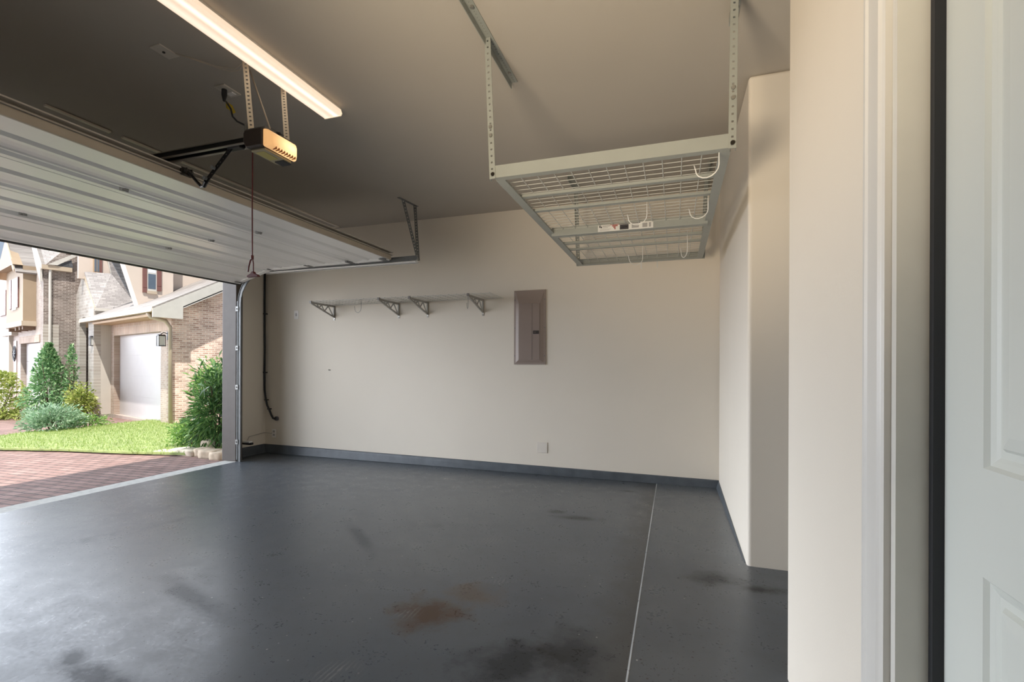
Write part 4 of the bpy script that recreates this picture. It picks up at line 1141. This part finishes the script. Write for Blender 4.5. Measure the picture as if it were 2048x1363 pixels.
for y0, y1, z0 in ((-0.055, 0.032, 2.99), (0.215 + 0.02, 0.335, 3.06)):
    mb = MB(); mb.box((0.30, y0, z0), (0.335, y1, 3.95)); mb.box((0.335, y0, z0 + 0.12), (0.34, y1, z0 + 0.16)); B(h1, 'shutter', shut_m, mb)
# entry tower with gable roof and arched porch opening
TF = -0.22
arch = [(-3.46, -0.2), (-3.46, 2.28)] + [(-3.05 - 0.41 * math.cos(math.pi * k / 8), 2.28 + 0.26 * math.sin(math.pi * k / 8)) for k in range(1, 8)] + [(-2.64, 2.28), (-2.64, -0.2)]
mb = MB()
mb.slab([(-3.9, TF, -0.3), (-3.46, TF, -0.3), (-3.46, TF, 2.75), (-3.9, TF, 2.75)], -0.15)
mb.slab([(-2.64, TF, -0.13), (-2.17, TF, -0.13), (-2.17, TF, 2.75), (-2.64, TF, 2.75)], -0.15)
top = [(-3.46, TF, 2.28)] + [(x, TF, z) for x, z in arch[2:9]] + [(-2.64, TF, 2.28), (-2.64, TF, 2.75), (-3.46, TF, 2.75)]
mb.slab(top, -0.15)
mb.slab([(-3.9, TF, 2.75), (-2.17, TF, 2.75), (-2.25, TF, 2.82), (-3.2, TF, 3.72), (-3.9, TF, 3.1)], -0.15)
B(h1, 'tower_front', stone_w, mb)
mb = MB(); mb.box((-2.20, TF, -0.13), (-2.168, 0.45, 2.72)); B(h1, 'tower_side', stucco_w, mb)
mb = MB(); mb.box((-3.9, 0.25, -0.3), (-2.3, 0.35, 2.7)); B(h1, 'porch_back_wall', brickmat('porch_stone', (0, 2), (0.52, 0.46, 0.40), (0.62, 0.56, 0.50), (0.60, 0.55, 0.50), 0.3, 0.12, 0.01), mb)
mb = MB()
ring = [(-3.05 - 0.47 * math.cos(math.pi * k / 8), 2.27 + 0.33 * math.sin(math.pi * k / 8)) for k in range(0, 9)] + [(-3.05 + 0.40 * math.cos(math.pi * k / 8), 2.27 + 0.24 * math.sin(math.pi * k / 8)) for k in range(0, 9)]
mb.slab([(x, TF - 0.015, z) for x, z in ring], -0.16); B(h1, 'arch_trim', tan_m, mb)
mb = MB(); mb.slab([(-2.95, -0.38, 3.79), (-2.10, -0.35, 2.73), (-2.10, 0.12, 2.72), (-2.35, 0.60, 2.97), (-2.72, 0.15, 3.80)], 0.05); B(h1, 'tower_roof', shingle, mb)
mb = MB(); mb.slab([(-3.13, -0.34, 3.80), (-4.40, -0.34, 2.70), (-4.40, -0.34, 2.62), (-3.13, -0.34, 3.70)], 0.03); mb.slab([(-3.13, -0.34, 3.80), (-2.12, -0.34, 2.76), (-2.12, -0.34, 2.68), (-3.13, -0.34, 3.70)], 0.03); B(h1, 'barge_board', trimc_m, mb)
mb = MB(); mb.slab([(-3.13, -0.33, 3.76), (-4.38, -0.33, 2.68), (-4.26, 0.3, 2.68), (-3.1, 0.3, 3.76)], 0.03); B(h1, 'tower_soffit', tan_m, mb)
mb = MB(); mb.prism([(-0.36, 2.66), (-0.36, 2.74), (0.08, 2.74), (0.08, 2.66)], 'X', -2.16, -2.10); B(h1, 'tower_gutter', trimw_m, mb)
mb = MB(); mb.slab([(-1.5, -0.50, 4.55), (-1.5, 0.0, 4.5), (-1.5, 0.44, 2.90), (-1.5, 0.35, 2.80), (-1.5, -0.18, 3.94)], 0.05); B(h1, 'hip_roof', shingle_d, mb)  # shade of the side turned from the sun put into the shingle colour
mb = MB(); mb.slab([(-3.15, 0.0, 4.7), (-3.15, 0.5, 4.7), (-3.15, 0.90, 2.95), (-3.15, 0.28, 3.82)], 0.05); B(h1, 'upper_roof', shingle, mb)
mb = MB(); mb.slab([(-3.0, -0.50, 3.6), (-3.0, 0.22, 3.6), (-3.0, 0.18, 3.95), (-3.0, 0.02, 4.6), (-3.0, -0.5, 4.6)], 0.1); B(h1, 'dormer_wall', stucco, mb)
dw = B(h1, 'dormer_window', tan_m, MB().box((-3.0, -0.19, 3.8), (-2.97, -0.05, 4.3)))
B(dw, 'pane', glass_m, MB().box((-2.97, -0.165, 3.84), (-2.962, -0.115, 4.3))); B(dw, 'pane', glass_m, MB().box((-2.97, -0.10, 3.84), (-2.962, -0.06, 4.2)))
B(h1, 'dormer_shutter', shut_m, MB().box((-3.0, -0.045, 3.82), (-2.96, 0.005, 4.35)))
mb = MB(); mb.slab([(-2.98, 0.04, 4.6), (-2.98, 0.20, 3.84), (-2.98, 0.225, 3.84), (-2.98, 0.07, 4.6)], 0.04); B(h1, 'dormer_trim', trimw_m, mb)


def lantern(x, y, z, label):
    v = Matrix.Translation(P0) @ Matrix.Rotation(RZH, 4, 'Z') @ Vector((x, y, z))
    t = thing('wall_lantern', v, label, 'lantern', 'wall lanterns on the neighbouring house', RZH)
    mb = MB(); mb.box((-0.03, 0.0, -0.05), (0.03, -0.015, 0.13)); mb.tube([(0, -0.01, 0.09), (0, -0.08, 0.11), (0, -0.13, 0.08), (0, -0.13, 0.04)], 0.010, 6); B(t, 'arm', lampm, mb)
    mb = MB(); mb.prism([(-0.075, 0.03), (0.075, 0.03), (0.03, 0.065), (-0.03, 0.065)], 'Y', -0.20, -0.06); mb.box((-0.07, -0.20, -0.20), (0.07, -0.06, -0.185))
    for sx in (-0.065, 0.065):
        for sy in (-0.195, -0.065):
            mb.box((sx - 0.006, sy - 0.006, -0.2), (sx + 0.006, sy + 0.006, 0.03))
    B(t, 'cage', lampm, mb)
    B(t, 'glass', lampg, MB().box((-0.055, -0.185, -0.185), (0.055, -0.075, 0.03)))


lantern(1.72, -0.01, 1.84, 'dark wall lantern right of the white garage door on the brick house')
lantern(-2.28, TF - 0.01, 1.92, 'dark wall lantern on the white pier beside the arched porch')

# second house, farther left
h2 = thing('house', P0, 'far brick house with a tan bay window at the left edge of the view', 'house', rz=RZH)
f2, c2 = -1.06, -3.77
mb = MB(); mb.box((-10.0, f2, -0.6), (-6.5, f2 + 0.6, 4.75)); mb.box((-4.12, f2, -0.6), (c2 - 0.02, f2 + 0.6, 3.95)); mb.box((-6.5001, f2, 1.84), (-4.1199, f2 + 0.6, 3.95))
B(h2, 'front_wall', brickmat('white_brick_front', (0, 2), (0.40, 0.32, 0.28), (0.48, 0.42, 0.37), (0.48, 0.43, 0.39), 0.14, 0.046, 0.008, blotch=0.10), mb)
mb = MB(); mb.slab([(c2, f2, -0.6), (c2, 3.0, -0.6), (c2, 3.0, 6.0), (c2, -0.05, 5.2), (c2, f2, 3.92)], 0.3); B(h2, 'side_wall', brown_side, mb)
mb = MB(); mb.box((c2 - 0.01, f2 - 0.012, -0.6), (c2 + 0.012, f2 + 0.32, 2.32)); B(h2, 'corner_stones', stone_w, mb)
mb = MB(); mb.box((c2, f2 - 0.06, 3.84), (c2 + 0.10, -0.48, 3.96)); B(h2, 'side_gutter', trimc_m, mb)
mb = MB(); mb.tube([(c2 + 0.05, -0.92, 3.9), (c2 + 0.05, -0.935, 3.75), (c2 + 0.05, -0.935, -0.4)], 0.03, 8); B(h2, 'downspout', trimw_m, mb)
mb = MB(); mb.slab([(c2 + 0.08, -1.0, 3.97), (c2 + 0.08, -0.35, 4.44), (c2 + 0.08, -0.35, 4.34), (c2 + 0.08, -0.80, 3.98)], 0.05); B(h2, 'side_rake', trimw_m, mb)
mb = MB(); mb.slab([(c2 + 0.06, -0.85, 3.97), (c2 + 0.06, -0.50, 4.18), (c2 + 0.06, -0.46, 3.97)], 0.04); B(h2, 'gable_infill', shingle_d, mb)
mb = MB(); mb.slab([(c2 - 0.05, -1.02, 3.98), (c2 - 0.05, -0.2, 4.6), (c2 - 0.9, -0.2, 5.3), (c2 - 1.3, -1.02, 5.3)], 0.05); B(h2, 'main_roof', shingle, mb)
mb = MB(); mb.slab([(-5.0, f2 - 0.02, 4.9), (-4.85, f2 - 0.02, 4.9), (-3.78, f2 - 0.02, 3.9), (-3.78, f2 - 0.02, 3.5), (-4.2, f2 - 0.02, 3.9)], 0.05); B(h2, 'gable_coping', trimw_m, mb)
mb = MB()
for k in range(4):
    mb.box((-6.46, f2 + 0.12, -0.33 + k * 0.545), (-4.13, f2 + 0.16, -0.33 + k * 0.545 + 0.54))
B(h2, 'garage_door_panel', gdoor_m, mb, bevel=0.004)
mb = MB(); mb.box((-6.6, f2 - 0.02, 1.84), (-4.10, f2 + 0.05, 2.05)); B(h2, 'lintel_course', hb_soldier, mb)
# bay
mb = MB(); mb.box((-6.78, f2 - 0.27, 2.36), (-4.58, f2 + 0.02, 4.0)); mb.slab([(-6.78, f2 - 0.27, 4.0), (-4.58, f2 - 0.27, 4.0), (-5.7, f2 - 0.27, 4.78)], -0.2); B(h2, 'bay', bay_m, mb)
mb = MB(); mb.box((-6.86, f2 - 0.31, 2.30), (-4.54, f2, 2.44)); B(h2, 'bay_sill', trimc_m, mb)
for x in (-6.5, -5.6, -5.1, -4.7):
    mb = MB(); mb.box((x - 0.06, f2 - 0.26, 2.20), (x + 0.06, f2, 2.31)); B(h2, 'corbel', paint('corbel_brown', (0.20, 0.13, 0.09), 0.8), mb)
bw = B(h2, 'bay_window', trimw_m, MB().box((-5.92, f2 - 0.29, 2.80), (-5.36, f2 - 0.26, 3.72)))
B(bw, 'pane', glass_m, MB().box((-5.86, f2 - 0.296, 2.87), (-5.42, f2 - 0.288, 3.22))); B(bw, 'pane', paint('window_green', (0.10, 0.16, 0.13), 0.1), MB().box((-5.86, f2 - 0.296, 3.27), (-5.42, f2 - 0.288, 3.64)))
for x0, x1 in ((-5.33, -5.06), (-6.22, -5.96)):
    B(h2, 'shutter', shut_m, MB().box((x0, f2 - 0.30, 2.85), (x1, f2 - 0.268, 3.72)))
mb = MB(); mb.slab([(-5.62, f2 - 0.42, 4.80), (-5.50, f2 + 0.4, 4.80), (-4.45, f2 + 0.4, 3.80), (-4.52, f2 - 0.42, 3.80)][::-1], 0.05); B(h2, 'bay_roof', brickmat('light_shingles_front', (0, 2), (0.24, 0.22, 0.21), (0.32, 0.30, 0.285), (0.18, 0.165, 0.16), 0.2, 0.05, 0.006, blotch=0.10), mb)
mb = MB(); mb.slab([(-5.62, f2 - 0.43, 4.86), (-7.0, f2 - 0.43, 3.82), (-6.9, f2 + 0.1, 3.78), (-5.55, f2 + 0.1, 4.80)], 0.04); B(h2, 'bay_soffit', tan_m, mb)
mb = MB(); mb.slab([(-5.62, f2 - 0.45, 4.92), (-7.05, f2 - 0.45, 3.84), (-7.05, f2 - 0.45, 3.74), (-5.62, f2 - 0.45, 4.78)], 0.03); mb.slab([(-5.62, f2 - 0.45, 4.92), (-4.50, f2 - 0.45, 3.86), (-4.50, f2 - 0.45, 3.78), (-5.62, f2 - 0.45, 4.78)], 0.03); B(h2, 'barge_board', trimc_m, mb)
# entry with a decorated door, small side window
mb = MB(); mb.box((-7.75, f2 - 0.10, -0.3), (-7.55, f2, 2.2)); mb.box((-8.4, f2 - 0.14, 2.12), (-6.9, f2, 2.28)); B(h2, 'entry_surround', stucco_w, mb)
en = B(h2, 'entry_door', paint('entry_door_brown', (0.34, 0.24, 0.20), 0.5), MB().box((-7.45, f2 - 0.02, -0.3), (-6.98, f2 + 0.02, 1.95)))
mb = MB()
for k in range(10):
    a = 2 * math.pi * k / 10
    mb.bar((-7.22, f2 - 0.03, 1.55), (-7.22 + 0.20 * math.cos(a), f2 - 0.03, 1.55 + 0.24 * math.sin(a)), 0.02, 0.02, (0, 1, 0))
mb.tube([(-7.22 + 0.2 * math.cos(k * math.pi / 6), f2 - 0.03, 1.55 + 0.24 * math.sin(k * math.pi / 6)) for k in range(13)], 0.015, 5)
B(en, 'iron_grille', lampm, mb)
sw2 = B(h2, 'side_window', shut_m, MB().box((-9.5, f2 - 0.03, 2.85), (-8.55, f2 + 0.01, 3.68)))
B(sw2, 'pane', paint('pale_pane', (0.6, 0.5, 0.46), 0.3), MB().box((-9.25, f2 - 0.04, 2.95), (-8.8, f2 - 0.028, 3.58)))
